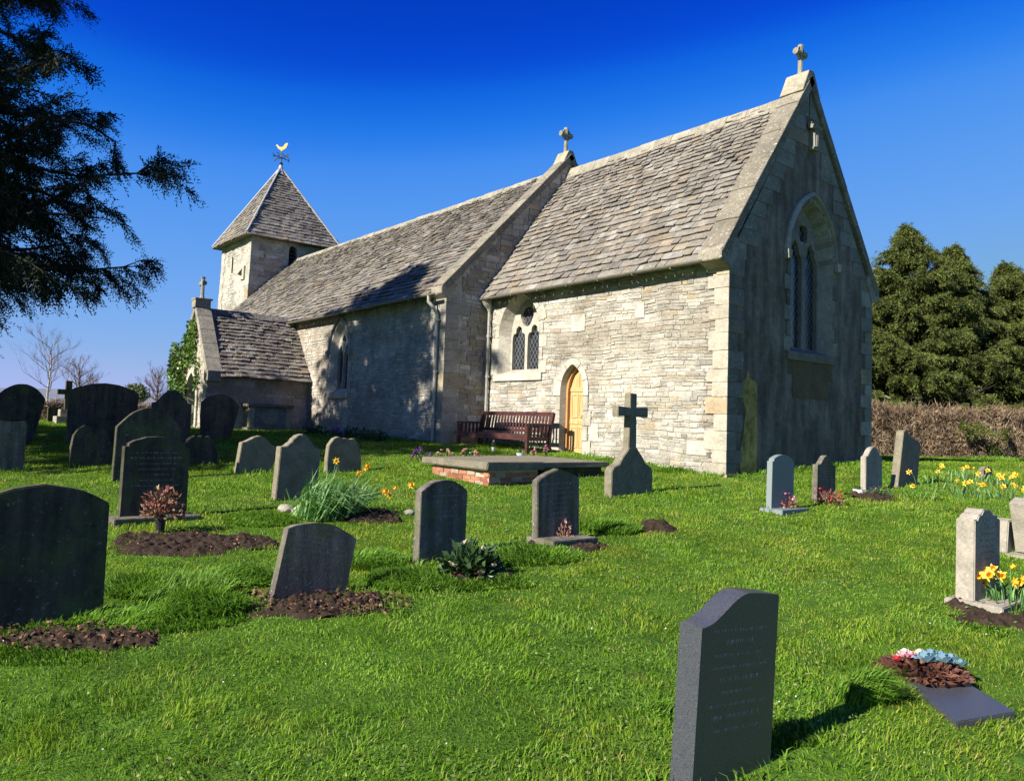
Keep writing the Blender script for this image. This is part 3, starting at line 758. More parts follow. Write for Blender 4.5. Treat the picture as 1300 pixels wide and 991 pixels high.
slab(mb, [tuple(e+V*lv*.4+U*lu), tuple(e+V*lv*.4+U*(lu+1.)), tuple(e+V*lv+U*(lu+1.2)), tuple(e+V*lv+U*lu)], .1, DK)
roof_tiles(mb, e, U, V, lu+.0, lv, lambda *a: True, tilecol(17, .15), .16, .12, (.12, .28))
roof_tiles(mb, e+U*lu+V*(lv*.42), U, V, .9, lv*.56, lambda u, v, a, b: v > u*.9, tilecol(17, .1), .16, .12, (.12, .28))
prf = mb.build('porch_roof', M_tile, church)
mb = MB()
n = 11
for i in range(n):
    y0 = PYF+.3+(2.7+1.1)*i/n; y1 = PYF+.3+3.8*(i+1)/n
    mb.plate([(-.15, -.13), (0, .05), (.15, -.13), (.12, -.16), (0, 0), (-.12, -.16)], [], lambda u, v, d, y0=y0, y1=y1: (PXC+u, y0+(d)*(y1-y0-.01), PR+v), 0, 1, (.24, .22, .19))
mb.build('ridge_tiles', M_coping, prf)
# porch coping (gable seen from south; slopes run along x)
mb = MB(); n = 5
for sg in (-1, 1):
    for i in range(n):
        a = Vector((PXC+sg*(PXC-PX0+.16)*(1-i/n), 0, PE-.06+(PR+.24-PE)*(i/n))); b = Vector((PXC+sg*(PXC-PX0+.16)*(1-(i+1)/n), 0, PE-.06+(PR+.24-PE)*((i+1)/n)))
        L = (b-a).normalized(); N = Vector((-L.z, 0, L.x)); N = N if N.z > 0 else -N; a += L*.004; b -= L*.004
        vs = []
        for p in (a, b):
            for y, d in ((PYF-.06, -.14), (PYF+.38, -.14), (PYF+.38, .03), (PYF-.06, .03)): vs.append((p.x+N.x*d, y, p.z+N.z*d))
        k = random.uniform(.8, 1.1); mb.add(vs, [(0, 1, 2, 3), (7, 6, 5, 4)]+[(j, (j+1) % 4, 4+(j+1) % 4, 4+j) for j in range(4)], (.36*k, .33*k, .26*k))
    mb.box((PXC+sg*(PXC-PX0+.0)-.14, PYF-.05, PE-.3), (PXC+sg*(PXC-PX0+.0)+.2*(1 if sg > 0 else .7), PYF+.37, PE-.0), (.42, .37, .28))
mb.box((PXC-.16, PYF-.1, PR+.02), (PXC+.16, PYF+.36, PR+.26), (.38, .35, .27), j=.01); mb.box((PXC-.22, PYF-.12, PR+.26), (PXC+.22, PYF+.4, PR+.31), (.38, .35, .27), j=.01)
pcp = mb.build('porch_coping', M_coping, church, bev=.006)
mb = MB(); x, y, z = PXC, PYF+.14, PR+.3
mb.tube([(x, y, z), (x, y, z+.1), (x, y, z+.42)], [.09, .06, .05], 8); mb.tube([(x, y, z+.4), (x, y, z+.62), (x, y, z+.68)], [.05, .055, .08], 8)
for sg in (-1, 1): mb.tube([(x, y, z+.48), (x+sg*.12, y, z+.48), (x+sg*.17, y, z+.48)], [.05, .055, .075], 8)
mb.build('porch_cross', M_cross, pcp)
# ------------------------------------------------------------------ ground
def ground_mat():
    t = NT('lawn_soil'); t.b.inputs['Roughness'].default_value = .95; t.b.inputs['Specular IOR Level'].default_value = .1
    n1 = t.noise(.6, 5, .65); n2 = t.noise(6, 6, .7); n3 = t.noise(45, 4, .7)
    c = t.ramp(n2, [(.3, (.04, .085, .01)), (.5, (.07, .15, .014)), (.7, (.1, .19, .02))])
    c = t.mix(t.ramp(t.noise(2.1, 6, .75), [(.58, 0), (.7, .6)]), c, (.12, .13, .03))
    c = t.mix(1, c, t.ramp(n1, [(.35, .8), (.65, 1.2)]), 'MULTIPLY')
    c = t.mix(1, c, t.ramp(n3, [(.3, .5), (.7, 1.4)]), 'MULTIPLY')
    t.base(c); t.bump(t.math('ADD', n2, n3), .03); return t.m
M_ground = ground_mat()
ss = [-40, -12, -5, -2, 0]+list(np.arange(1, 26, .33))+[27, 30, 34, 40, 60, 100, 200, 400, 900, 2500, 6000]
ls = [-6000, -2500, -900, -300, -100, -60, -40, -30, -25]+list(np.arange(-22, 22, .33))+[24, 30, 40, 60, 100, 300, 900, 2500, 6000]
V = []
for s in ss:
    for l in ls:
        p = sl(s, l); V.append((p.x, p.y, G(p.x, p.y)))
nl = len(ls); Fc = np.array([(i*nl+j, i*nl+j+1, (i+1)*nl+j+1, (i+1)*nl+j) for i in range(len(ss)-1) for j in range(nl-1)])
tag(fastmesh('ground', np.array(V), Fc, M_ground, smooth=True), kind='structure')
# distant hills
def hill(name, s, l0, l1, h, seed, col):
    V = []; n = 80
    for k, (ds, f) in enumerate(((-300, 0), (-150, .55), (0, 1), (300, .9), (700, 0))):
        for i in range(n+1):
            t = i/n; l = l0+(l1-l0)*t; e = min(1, t*6, (1-t)*6)
            p = sl(s+ds, l); V.append((p.x, p.y, -3+f*e*h*(.75+.35*noise.noise((l*.0022+seed, ds*.004, seed)))))
    Fc = np.array([(a*(n+1)+i, a*(n+1)+i+1, (a+1)*(n+1)+i+1, (a+1)*(n+1)+i) for a in range(4) for i in range(n)])
    t = NT(name); t.b.inputs['Roughness'].default_value = 1; nn = t.noise(.012, 5, .7)
    t.base(t.ramp(nn, [(.35, tuple(q*.75 for q in col)), (.65, col)])); t.b.inputs['Specular IOR Level'].default_value = 0
    tag(fastmesh(name, np.array(V), Fc, t.m, smooth=True), kind='structure')
hill('distant_hill', 2300, -2600, 900, 62, 2.2, (.16, .17, .2)); hill('far_field', 700, -800, 900, 7, 5, (.17, .15, .12))  # the hill's blue grey has distance haze mixed into its colour
# ------------------------------------------------------------------ leaf and blade tools
def frames(D):
    D = D/np.linalg.norm(D, axis=1, keepdims=True)
    a = np.where(np.abs(D[:, 2:3]) < .9, np.array([[0, 0, 1.]]), np.array([[1., 0, 0]]))
    X = np.cross(D, a); X /= np.linalg.norm(X, axis=1, keepdims=True); Y = np.cross(D, X); return D, X, Y
def leaf_quads(P, D, L, Wd, roll=None):
    """diamond leaves: base P, direction D"""
    n = len(P); D, X, Y = frames(D)
    r = NR.uniform(0, 2*np.pi, n) if roll is None else roll
    S = X*np.cos(r)[:, None]+Y*np.sin(r)[:, None]
    L = np.broadcast_to(L, n)[:, None]; Wd = np.broadcast_to(Wd, n)[:, None]
    V = np.stack([P, P+D*L*.45+S*Wd/2, P+D*L, P+D*L*.45-S*Wd/2], 1).reshape(-1, 3)
    return V, np.arange(n*4).reshape(n, 4)
def blades(P, H, Wd, lean, az=None, bend=.5):
    n = len(P); az = NR.uniform(0, 2*np.pi, n) if az is None else az
    dx = np.stack([np.cos(az), np.sin(az), np.zeros(n)], 1); sd = np.stack([-np.sin(az), np.cos(az), np.zeros(n)], 1)
    rot = NR.uniform(0, 2*np.pi, n); sd = np.stack([np.cos(rot), np.sin(rot), np.zeros(n)], 1)
    up = np.array([[0, 0, 1.]]); H = H[:, None]; lean = lean[:, None]; Wd = Wd[:, None]
    m = P+up*H*.55+dx*H*lean*.35; t = P+up*H*(1-lean*bend*.6)+dx*H*lean
    V = np.stack([P-sd*Wd/2, P+sd*Wd/2, m+sd*Wd*.4, m-sd*Wd*.4, t], 1).reshape(-1, 3)
    b = np.arange(n)*5
    Fq = np.stack([b, b+1, b+2, b+3], 1); Ft = np.stack([b+3, b+2, b+4], 1)
    return V, Fq, Ft
def blade_obj(name, V, Fq, Ft, mat, parent=None):
    me = bpy.data.meshes.new(name); nq, ntt = len(Fq), len(Ft)
    me.vertices.add(len(V)); me.vertices.foreach_set('co', V.astype(np.float32).ravel())
    me.loops.add(nq*4+ntt*3); me.loops.foreach_set('vertex_index', np.concatenate([Fq.ravel(), Ft.ravel()]).astype(np.int32))
    me.polygons.add(nq+ntt); me.polygons.foreach_set('loop_start', np.concatenate([np.arange(nq)*4, nq*4+np.arange(ntt)*3]).astype(np.int32))
    me.polygons.foreach_set('loop_total', np.concatenate([np.full(nq, 4), np.full(ntt, 3)]).astype(np.int32))
    me.update(calc_edges=True); me.materials.append(mat)
    o = bpy.data.objects.new(name, me); COL.objects.link(o)
    if parent is not None: o.parent = parent; o.matrix_parent_inverse = parent_world(parent).inverted()
    return o
def rdir(n, zmin=-1): 
    v = NR.normal(size=(n*3+30, 3)); v /= np.linalg.norm(v, axis=1, keepdims=True); v = v[v[:, 2] > zmin][:n]; return v
# ------------------------------------------------------------------ headstones
def hs_mat(name, col, **k): return stone_mat(name, col, **k)
HM = dict(
    dark=hs_mat('dark_weathered_stone', (.08, .07, .05), lichen=.14, lic=(.22, .21, .165), dark=.7, green=.15, bumpd=.015, nscale=4, streak=.45),
    grey=hs_mat('grey_weathered_stone', (.17, .148, .118), lichen=.2, lic=(.34, .32, .25), dark=.65, green=.12, bumpd=.014, nscale=5, streak=.45),
    lichen=hs_mat('lichen_crusted_stone', (.2, .175, .12), lichen=.25, lic=(.3, .29, .22), dark=.5, yellow=.12, bumpd=.012, nscale=6),
    pale=hs_mat('pale_buff_stone', (.32, .285, .225), lichen=.1, lic=(.5, .47, .38), dark=.35, bumpd=.006, nscale=5),
    granite=None)
def granite(name, a, b, rough):
    t = NT(name); t.b.inputs['Roughness'].default_value = rough
    n = t.noise(260, 3, .6); t.base(t.ramp(n, [(.35, a), (.68, b)])); t.b.inputs['Specular IOR Level'].default_value = .5; t.bump(t.noise(300, 2), .0006); return t.m
HM['granite'] = granite('dark_blue_granite', (.02, .022, .026), (.085, .09, .1), .3)
HM['slate'] = granite('grey_green_slate', (.13, .155, .15), (.2, .225, .22), .6)
M_letter = plain('worn_lettering', (.3, .28, .22), .9, .4, 30)
M_letterd = plain('cut_lettering', (.2, .21, .22), .7, .3, 30)
def profile(kind, w, h):
    """outline in (y,z) from bottom left round the top to bottom right"""
    f = lambda L: [(a*w, b*h) for a, b in L]
    def arcp(x0, z0, x1, z1, rise, n=10):
        out = []
        for i in range(n+1):
            t = i/n; out.append((x0+(x1-x0)*t, z0+(z1-z0)*t+rise*4*t*(1-t)))
        return out
    if kind == 'seg': return [(0, 0)]+arcp(0, h*.91, w, h*.91, h*.09)+[(w, 0)]
    if kind == 'seglow': return [(0, 0)]+arcp(0, h*.86, w, h*.86, h*.14)+[(w, 0)]
    if kind == 'round': return [(0, 0)]+arcp(0, h*.72, w, h*.72, h*.28, 14)+[(w, 0)]
    if kind == 'peak': return [(0, 0), (0, h*.86)]+arcp(0, h*.87, w*.5, h, h*.012, 5)[1:]+arcp(w*.5, h, w, h*.87, h*.012, 5)[1:]+[(w, 0)]
    if kind == 'shoulder': return [(0, 0), (0, h*.88), (w*.07, h*.88), (w*.07, h*.92)]+arcp(w*.07, h*.92, w*.93, h*.92, h*.08)[1:-1]+[(w*.93, h*.92), (w*.93, h*.88), (w, h*.88), (w, 0)]
    if kind == 'ogee':
        L = [(0, 0), (0, h*.8)]
        for i in range(1, 20):
            t = i/20; L.append((w*t, h*(.8+.2*(math.sin(math.pi*min(1, max(0, (t-.12)/.76)))**1.3))))
        return L+[(w, h*.8), (w, 0)]
    if kind == 'wave':
        L = [(0, 0)]
        for i in range(25):
            t = i/24; s_ = .5-.5*math.cos(math.pi*min(1, t/.6)) if t < .6 else 1-.1*((t-.6)/.4)**1.6
            L.append((w*t, h*(.83+.17*s_)))
        return L+[(w, 0)]
    if kind == 'scroll': return [(0, 0), (0, h*.9), (w*.1, h*.9), (w*.16, h*.95), (w*.26, h*.955), (w*.34, h), (w*.5, h*1.0), (w*.66, h*.985), (w*.72, h*.95), (w*.86, h*.95), (w*.9, h*.9), (w, h*.9), (w, 0)]
    if kind == 'taper': return [(w*.16, 0), (w*.02, h*.5), (0, h*.8), (w*.06, h*.84)]+arcp(w*.1, h*.88, w*.9, h*.88, h*.12, 9)+[(w*.95, h*.84), (w, h*.8), (w*.97, h*.5), (w*.84, 0)]
    if kind == 'roundsh': return [(0, 0), (0, h*.78), (w*.1, h*.8)]+arcp(w*.16, h*.84, w*.84, h*.84, h*.16, 10)+[(w*.9, h*.8), (w, h*.78), (w, 0)]
    if kind == 'block': return [(0, 0), (0, h*.93), (w*.1, h), (w*.5, h*.97), (w*.92, h*1.0), (w, h*.95), (w, 0)]
    if kind == 'rough': return [(w*.02, 0), (0, h*.4), (w*.04, h*.75), (w*.16, h*.93), (w*.3, h), (w*.42, h*.96), (w*.52, h*.97), (w*.63, h*.94), (w*.76, h*.95), (w*.84, h*.84), (w*.95, h*.62), (w, h*.3), (w*.98, 0)]
    if kind == 'brokentop': return [(0, 0), (0, h*.92), (w*.15, h*.95), (w*.3, h*.97), (w*.36, h), (w*.55, h*.99), (w*.7, h*.96), (w*.85, h*1.0), (w, h*.97), (w, 0)]
TOP = []  # footprints for grass masking: (x,y,rx,ry)
def headstone(label, px, py, pr, ptop, kind, mat, tilt=0, pitch=0, th=.09, plinth=None, yaw=0, group=None, name='headstone', width=None, height=None, xw=0, letters=0, loc=None):
    P = ground(px, py) if loc is None else Vector((*loc, G(*loc)))
    if width is None: Q = onplane(pr, py, 0, P.x); width = max(.2, Q.y-P.y)
    if height is None: T = onplane((px+pr)/2, ptop, 0, P.x); height = T.z-P.z
    sink = .12; h = height+sink
    M = Matrix.Translation((P.x, P.y+width/2, P.z)) @ Matrix.Rotation(R(yaw), 4, 'Z') @ Matrix.Rotation(R(-tilt), 4, 'X') @ Matrix.Rotation(R(pitch), 4, 'Y')
    rg_ = random.Random(int(px*3+py)); rr_ = .0 if mat in ('granite', 'slate') else (.008 if mat == 'lichen' or kind == 'rough' else .004)
    pr_ = [(a-width/2+rg_.uniform(-rr_, rr_), b*1.0-(sink if b <= 0 else 0)+rg_.uniform(-rr_, rr_)) for a, b in profile(kind, width, height)]
    root = empty(name, (P.x, P.y+width/2, P.z), label, 'headstone', group)
    mb = MB(); mb.plate(pr_, [], lambda u, v, d: M @ Vector((d, u, v)), -th, 0)
    mb.build('slab', HM[mat] if isinstance(mat, str) else mat, root, bev=.008)
    if plinth:
        a, b, c, dd = plinth   # extra each side, height, front depth
        pb = MB(); Mp = Matrix.Translation((P.x, P.y+width/2, P.z)) @ Matrix.Rotation(R(yaw), 4, 'Z')
        pb.box((-th-.06, -width/2-a, -.1), (dd, width/2+a, b), (1, 1, 1), Mp); pb.build('plinth', HM[mat if c is None else c], root, bev=.008)
    if letters:
        lb = MB(); rg = random.Random(int(px*7)); z = height*.8; rows = 0
        while z > height*.28 and rows < letters:
            hh = height*.022*rg.choice((.7, .7, 1.)); half = width*.5*rg.uniform(.35, .8); y = -half
            while y < half:
                ww = hh*rg.uniform(.5, .9)
                for e in range(rg.choice((1, 1, 2))):
                    a = y+e*ww*.55; lb.add([M @ Vector((.0018, a, z)), M @ Vector((.0018, a+hh*.16, z)), M @ Vector((.0018, a+hh*.16+rg.uniform(-.3, .3)*hh, z+hh)), M @ Vector((.0018, a+rg.uniform(-.3, .3)*hh, z+hh))], [(0, 1, 2, 3)])
                if rg.random() < .6: lb.add([M @ Vector((.0018, y, z+hh*.45)), M @ Vector((.0018, y+ww*.7, z+hh*.45)), M @ Vector((.0018, y+ww*.7, z+hh*.58)), M @ Vector((.0018, y, z+hh*.58))], [(0, 1, 2, 3)])
                y += ww*1.25+(hh*.9 if rg.random() < .18 else 0)
            z -= height*.065; rows += 1
        if lb.v: lb.build('worn_lettering', M_letterd if mat in ('granite', 'slate') else M_letter, root, fixn=False)
    TOP.append((P.x-th/2, P.y+width/2, th*.5+.02, width/2))
    return root
GA, GB, GC = 'old dark headstones under the yew', 'headstones on the lawn', 'small headstones east of the church'
hs1 = headstone('large dark headstone with low curved top, cut off by the left edge in the foreground', -55, 812, 128, 616, 'seglow', 'dark', th=.1, group=GA, letters=0)
hs2 = headstone('dark headstone with raised shoulders on a plinth behind the bare soil, black vase in front', 152, 663, 236, 554, 'shoulder', 'dark', th=.12, plinth=(.1, .06, 'grey', .22), group=GA, letters=8)
headstone('tall round topped dark headstone directly behind the shouldered one with a plinth', 143, 611, 226, 517, 'round', 'dark', tilt=1, th=.11, group=GA)
headstone('squat broken dark slab with pale lichened top edge beside the round topped headstone', 88, 594, 140, 540, 'rough', 'dark', tilt=2, th=.16, group=GA)
headstone('very wide dark headstone with curved top and white lichen spots', 84, 566, 172, 486, 'seglow', 'dark', tilt=0, th=.14, group=GA)
headstone('tapering dark headstone leaning right at the far left edge', -14, 566, 46, 486, 'taper', 'dark', tilt=6, th=.13, group=GA)
headstone('low grey squared headstone in front of the tapering one, far left', -8, 598, 29, 534, 'block', 'grey', tilt=1, th=.12, group=GA)
headstone('dark flat shouldered headstone left of the porch doorway', 191, 572, 240, 495, 'roundsh', 'dark', tilt=0, th=.13, group=GA)
headstone('dark tapering headstone leaning right in front of the porch wall', 250, 561, 297, 500, 'taper', 'dark', tilt=5, th=.13, group=GA)
headstone('low broken dark stub with lichened top below the porch', 234, 591, 276, 552, 'rough', 'dark', tilt=-2, th=.2, group=GA)
headstone('squat shouldered headstone with thick lichen on its curved top', 301, 602, 345, 553, 'roundsh', 'lichen', tilt=6, th=.15, group=GA)
headstone('round shouldered headstone with thick sunlit edge left of the daffodil clump', 350, 636, 401, 551, 'ogee', 'lichen', tilt=3, th=.15, group=GB)
headstone('rough pale old stone with knobbly top behind the daffodil clump', 414, 601, 458, 554, 'rough', 'lichen', tilt=1, th=.12, group=GB)
headstone('leaning headstone with low curved top sunk in dead leaves', 346, 768, 437, 664, 'seglow', 'grey', tilt=12, pitch=-4, th=.085, group=GB, letters=5)
headstone('upright round topped headstone with hellebore at its foot', 531, 716, 590, 609, 'seglow', 'grey', tilt=0, th=.1, group=GB, letters=5)
hs16 = headstone('peaked headstone on a low kerb with dried plant in front', 682, 694, 735, 595, 'peak', 'grey', tilt=-2, th=.09, plinth=(.02, .09, None, .26), group=GB, letters=9)
headstone('grey green slate headstone on a pale plinth with pink flowers', 979, 650, 1007, 577, 'shoulder', 'slate', tilt=1.5, th=.08, plinth=(.06, .05, 'slate', .2), group=GC, letters=9)
headstone('brown grey scroll topped headstone with red flowers at its foot', 1037, 639, 1060, 578, 'ogee', 'grey', tilt=2, th=.08, group=GC, letters=9)
headstone('buff round topped headstone with narrow shoulders and white pot beside it', 1099, 625, 1120, 567, 'roundsh', 'pale', tilt=0, th=.09, group=GC, letters=8)
headstone('tall headstone leaning sharply right in front of the hedge', 1140, 620, 1164, 548, 'block', 'lichen', tilt=21, pitch=-4, th=.13, group=GC)
hs23 = headstone('tall buff headstone with worn scrolled top on a stone plinth beside daffodils', 1237, 772, 1253, 648, 'scroll', 'pale', tilt=2, th=.14, width=.52, plinth=(.06, .055, 'pale', .22), group=GC, letters=9)
headstone('tiny stone stub among the daffodils near the hedge', 1249, 608, 1260, 592, 'round', 'lichen', th=.1, group=GC)
headstone('tiny grey headstone far off behind the wide dark one', 60, 536, 77, 516, 'block', 'dark', th=.15, group=GA)
# broken monument of two pieces
P = ground(1270, 703)
r1 = empty('broken_monument', P, 'sloping broken monument stone propping a grooved slab at the right edge', 'gravestone', GC)
mb = MB(); mb.plate([(-.02, -.1), (.34, -.1), (.3, .3), (.2, .36), (.06, .34)], [], lambda u, v, d: P+Vector((d, u, v)), -.12, .06); mb.build('base_stone', HM['pale'], r1, bev=.01)
mb = MB(); mb.box((-.3, -.05, -.1), (.3, .6, .02), (1, 1, 1), Matrix.Translation(P), j=.01); mb.build('plinth', HM['pale'], r1, bev=.01)
r2 = empty('leaning_slab', P+Vector((.1, .12, 0)), 'grooved buff slab leaning backwards against the broken monument', 'stone slab', GC)
M2 = Matrix.Translation(P+Vector((.1, .12, .03))) @ Matrix.Rotation(R(19), 4, 'X')
mb = MB(); mb.box((0, 0, 0), (.24, .17, .54), (1, 1, 1), M2); 
for k in range(3): mb.box((.24, .03+k*.045, .03), (.25, .05+k*.045, .5), (1, 1, 1), M2)
o = mb.build('slab', HM['pale'], r2, bev=.006)
# foreground granite stone
hsg = headstone('dark polished blue granite headstone with wavy top in the right foreground', 0, 0, 0, 0, 'wave', 'granite', tilt=4, pitch=0, th=.12, width=.52, height=.79, loc=(6.27, -9.0), yaw=-3, group=GC, letters=9, name='headstone')
# cross headstone
P = ground(776, 632); wq = onplane(828, 630, 0, P.x).y-P.y; hq = onplane(800, 568, 0, P.x).z-P.z; hc = onplane(802, 499, 0, P.x).z-P.z
r3 = empty('cross_headstone', P+Vector((0, wq/2, 0)), 'lichened headstone rising into a tall latin cross in front of the chancel wall', 'headstone', GB)
L = [(0, -.1), (0, hq*.52), (.04*wq, hq*.6), (.17*wq, hq*.66), (.25*wq, hq*.8), (.36*wq, hq*.93), (.4*wq, hq), (.6*wq, hq), (.64*wq, hq*.93), (.75*wq, hq*.8), (.83*wq, hq*.66), (.96*wq, hq*.6), (wq, hq*.52), (wq, -.1)]
mb = MB(); mb.plate([(a-wq/2, b) for a, b in L], [], lambda u, v, d: P+Vector((d, u+wq/2, v)), -.15, 0); mb.build('body', HM['lichen'], r3, bev=.01)
mb = MB(); sh = .085; ac = hq+(hc-hq)*.66; al = wq*.37
mb.plate([(-sh, hq-.02), (-sh*.85, ac-.06), (-al, ac-.075), (-al, ac+.075), (-sh*.85, ac+.06), (-sh*.85, hc), (sh*.85, hc), (sh*.85, ac+.06), (al, ac+.075), (al, ac-.075), (sh*.85, ac-.06), (sh, hq-.02)], [], lambda u, v, d: P+Vector((d, u+wq/2, v)), -.135, -.015)
mb.build('cross', HM['lichen'], r3, bev=.008)
TOP.append((P.x-.07, P.y+wq/2, .1, wq/2))
# distant stone cross
P = ground(84, 538); r4 = empty('cross_monument', P, 'small stone cross on a stepped block beyond the wide dark headstone', 'cross', GA)
mb = MB(); mb.box((-.3, -.3, -.1), (.3, .3, .22), (1, 1, 1), Matrix.Translation(P)); mb.box((-.2, -.2, .22), (.2, .2, .42), (1, 1, 1), Matrix.Translation(P)); mb.build('stepped_base', HM['pale'], r4, bev=.01)
mb = MB(); mb.plate([(-.08, .4), (-.08, .85), (-.28, .85), (-.28, 1.0), (-.08, 1.0), (-.08, 1.25), (.08, 1.25), (.08, 1.0), (.28, 1.0), (.28, .85), (.08, .85), (.08, .4)], [], lambda u, v, d: P+Vector((d, u, v)), -.07, .07); mb.build('cross', HM['dark'], r4, bev=.01)
# low dark stone far behind
# ------------------------------------------------------------------ brick tomb with two ledgers
M_brick = stone_mat('old_red_brick', None, lichen=.08, lic=(.5, .46, .4), dark=.3, bumpd=.008, nscale=5, var=.3)
def brick_box(mb, x0, x1, y0, y1, z0, z1):
    mb.box((x0+.012, y0+.012, z0), (x1-.012, y1-.012, z1), (.42, .37, .3))
    rows = round((z1-z0)/.072); 
    for r in range(rows):
        z = z0+r*.072
        for (a0, a1, fx) in ((x0, x1, 's'), (y0, y1, 'e')):
            u = a0-(.1 if r % 2 else 0)
            while u < a1:
                a, b = max(u, a0)+.005, min(u+.21, a1)-.005; u += .215
                if b-a < .04 or random.random() < .03: continue
                c = c_lerp((.25, .085, .045), (.4, .18, .09), random.random()); 
                if random.random() < .25: c = c_lerp(c, (.4, .33, .26), .6)
                e = random.uniform(-.012, .008)
                if fx == 's': mb.box((a, y0-e, z+.005), (b, y0+.06, z+.067), c, j=.003)
                else: mb.box((x1-.06, a, z+.005), (x1+e, b, z+.067), c, j=.003)
tb = empty('brick_tomb', (-1.8, -4.05, 0), 'low red brick tomb under a thick stone ledger in front of the bench', 'tomb')
mb = MB(); brick_box(mb, -2.5, -.96, -4.53, -3.55, -.22, .1); mb.build('brick_base', M_brick, tb)
mb = MB(); mb.box((-2.7, -4.62, .1), (-.9, -3.48, .22), (1, 1, 1), None, j=.008); mb.build('ledger_slab', HM['lichen'], tb, bev=.015)
tb2 = empty('ledger_tomb', (-2, -2.6, 0), 'flat stone ledger tomb just behind the red brick one', 'tomb')
mb = MB(); mb.box((-2.9, -3.28, -.1), (-1.15, -1.95, .12)); mb.build('base', HM['dark'], tb2)
mb = MB(); mb.box((-3.0, -3.38, .12), (-1.05, -1.85, .21), (1, 1, 1), None, j=.006); mb.build('ledger_slab', HM['lichen'], tb2, bev=.012)
TOP += [(-1.8, -4.05, .85, .55), (-2, -2.6, .95, .72)]
# chest tomb by the porch
ct = empty('chest_tomb', (-14.2, -2.7, .33), 'old carved limestone chest tomb against the east wall of the porch', 'tomb')
mb = MB(); y0, y1, zt = -3.35, -2.0, 1.02
mb.box((-14.5, y0+.08, .2), (-14.12, y1-.08, zt), (.3, .28, .22)); mb.build('chest', M_ashlar, ct, bev=.01)
mb = MB(); mb.box((-14.55, y0-.04, zt), (-14.0, y1+.04, zt+.09), (.2, .19, .15), None, j=.008); mb.build('lid', HM['lichen'], ct, bev=.015)
mb = MB(); mb.box((-14.53, y0-.02, .2), (-14.03, y1+.02, .42), (.3, .27, .2)); mb.build('base', M_ashlar, ct, bev=.01)
for y in (y0+.02, y1-.2):
    mb = MB(); mb.box((-14.15, y, .42), (-14.05, y+.18, zt), (.5, .4, .26)); mb.build('pilaster', M_ashlar, ct, bev=.02)
mb = MB()
mb.plate([((y0+y1)/2+.28*math.cos(a), .73+.22*math.sin(a)) for a in [i*math.pi/10 for i in range(20)]], [], ME(-14.12), 0, .035, (.4, .34, .24)); mb.build('carved_oval', M_ashlar, ct, bev=.01)
# ------------------------------------------------------------------ bench
bn = empty('garden_bench', (-5.3, -.8, .22), 'dark red brown slatted wooden bench against the chancel wall beside the door', 'bench')
bx0, bx1, byf, byb, bz = -6.6, -4.12, -1.12, -.5, .2
def bar(mb, a, b, w, h): 
    a, b = Vector(a), Vector(b); t = (b-a).normalized(); s = t.cross(Vector((0, 0, 1))); s = Vector((1, 0, 0)) if s.length < .1 else s.normalized(); u = s.cross(t).normalized()
    vs = [p+s*i*w/2+u*j*h/2 for p in (a, b) for i, j in ((-1, -1), (1, -1), (1, 1), (-1, 1))]
    mb.add(vs, [(3, 2, 1, 0), (4, 5, 6, 7), (0, 1, 5, 4), (1, 2, 6, 5), (2, 3, 7, 6), (3, 0, 4, 7)])
for x in (bx0, bx1):
    mb = MB(); bar(mb, (x, byf, bz-.05), (x, byf, bz+.56), .07, .07); mb.build('leg', M_bench, bn, bev=.004)
    mb = MB(); bar(mb, (x, byb, bz-.05), (x, byb, bz+.42), .07, .07); bar(mb, (x, byb, bz+.4), (x, byb+.1, bz+.86), .07, .07); mb.build('leg', M_bench, bn, bev=.004)
    mb = MB(); bar(mb, (x, byf-.05, bz+.59), (x, byb+.06, bz+.6), .075, .04); mb.build('armrest', M_bench, bn, bev=.006)
    mb = MB(); bar(mb, (x, byf, bz+.3), (x, byb, bz+.3), .04, .09); 
    for k in range(5): y = byf+.08+k*(byb-byf-.12)/4.6; bar(mb, (x, y, bz+.34), (x, y+.01, bz+.58), .025, .045)
    mb.build('side_slats', M_bench, bn)
mb = MB()
for k in range(6): bar(mb, (bx0, byf+.03+k*.105, bz+.37), (bx1, byf+.03+k*.105, bz+.37), .085, .025)
bar(mb, (bx0, byf, bz+.31), (bx1, byf, bz+.31), .03, .09); mb.build('seat', M_bench, bn)
mb = MB(); bar(mb, (bx0, byb+.1, bz+.83), (bx1, byb+.1, bz+.83), .04, .09); bar(mb, (bx0, byb+.02, bz+.46), (bx1, byb+.02, bz+.46), .04, .07)
n = 22
for k in range(n): x = bx0+.08+k*(bx1-bx0-.16)/(n-1); bar(mb, (x, byb+.03, bz+.47), (x, byb+.09, bz+.82), .055, .018)
mb.build('backrest', M_bench, bn)
# ------------------------------------------------------------------ foreground ledger with wreath
P1 = ground(1140, 856); P2 = ground(1210, 905); 
lg = MB(); a = P1+Vector((0, -.05, 0))
def gz(p, e=0): return Vector((p.x, p.y, G(p.x, p.y)+e))
c0 = ground(1130, 852); c1 = ground(1190, 850); c2 = ground(1290, 912); c3 = ground(1215, 925)
q = [gz(c, .035) for c in (c0, c1, c2, c3)]; lg.add(q+[v-Vector((0, 0, .12)) for v in q], [(0, 1, 2, 3), (7, 6, 5, 4)]+[(i, (i+1) % 4, 4+(i+1) % 4, 4+i) for i in range(4)])
o = lg.build('ledger_stone', HM['granite'], bev=.006); tag(o, 'flat dark slate ledger set in the grass under the wreath', 'grave ledger')
def flowers_mat(name, cols, tr=.15): return leaf_mat(name, cols, .5, tr, 5, .3, (.85, 1.15))
M_conebrown = leaf_mat('brown_wreath_leaves', [(.035, .014, .01), (.085, .035, .022), (.15, .065, .04)], .6, 0, 8, .2)
M_rosebl = flowers_mat('pale_blue_petals', [(.08, .17, .25), (.14, .26, .34), (.24, .37, .43)])
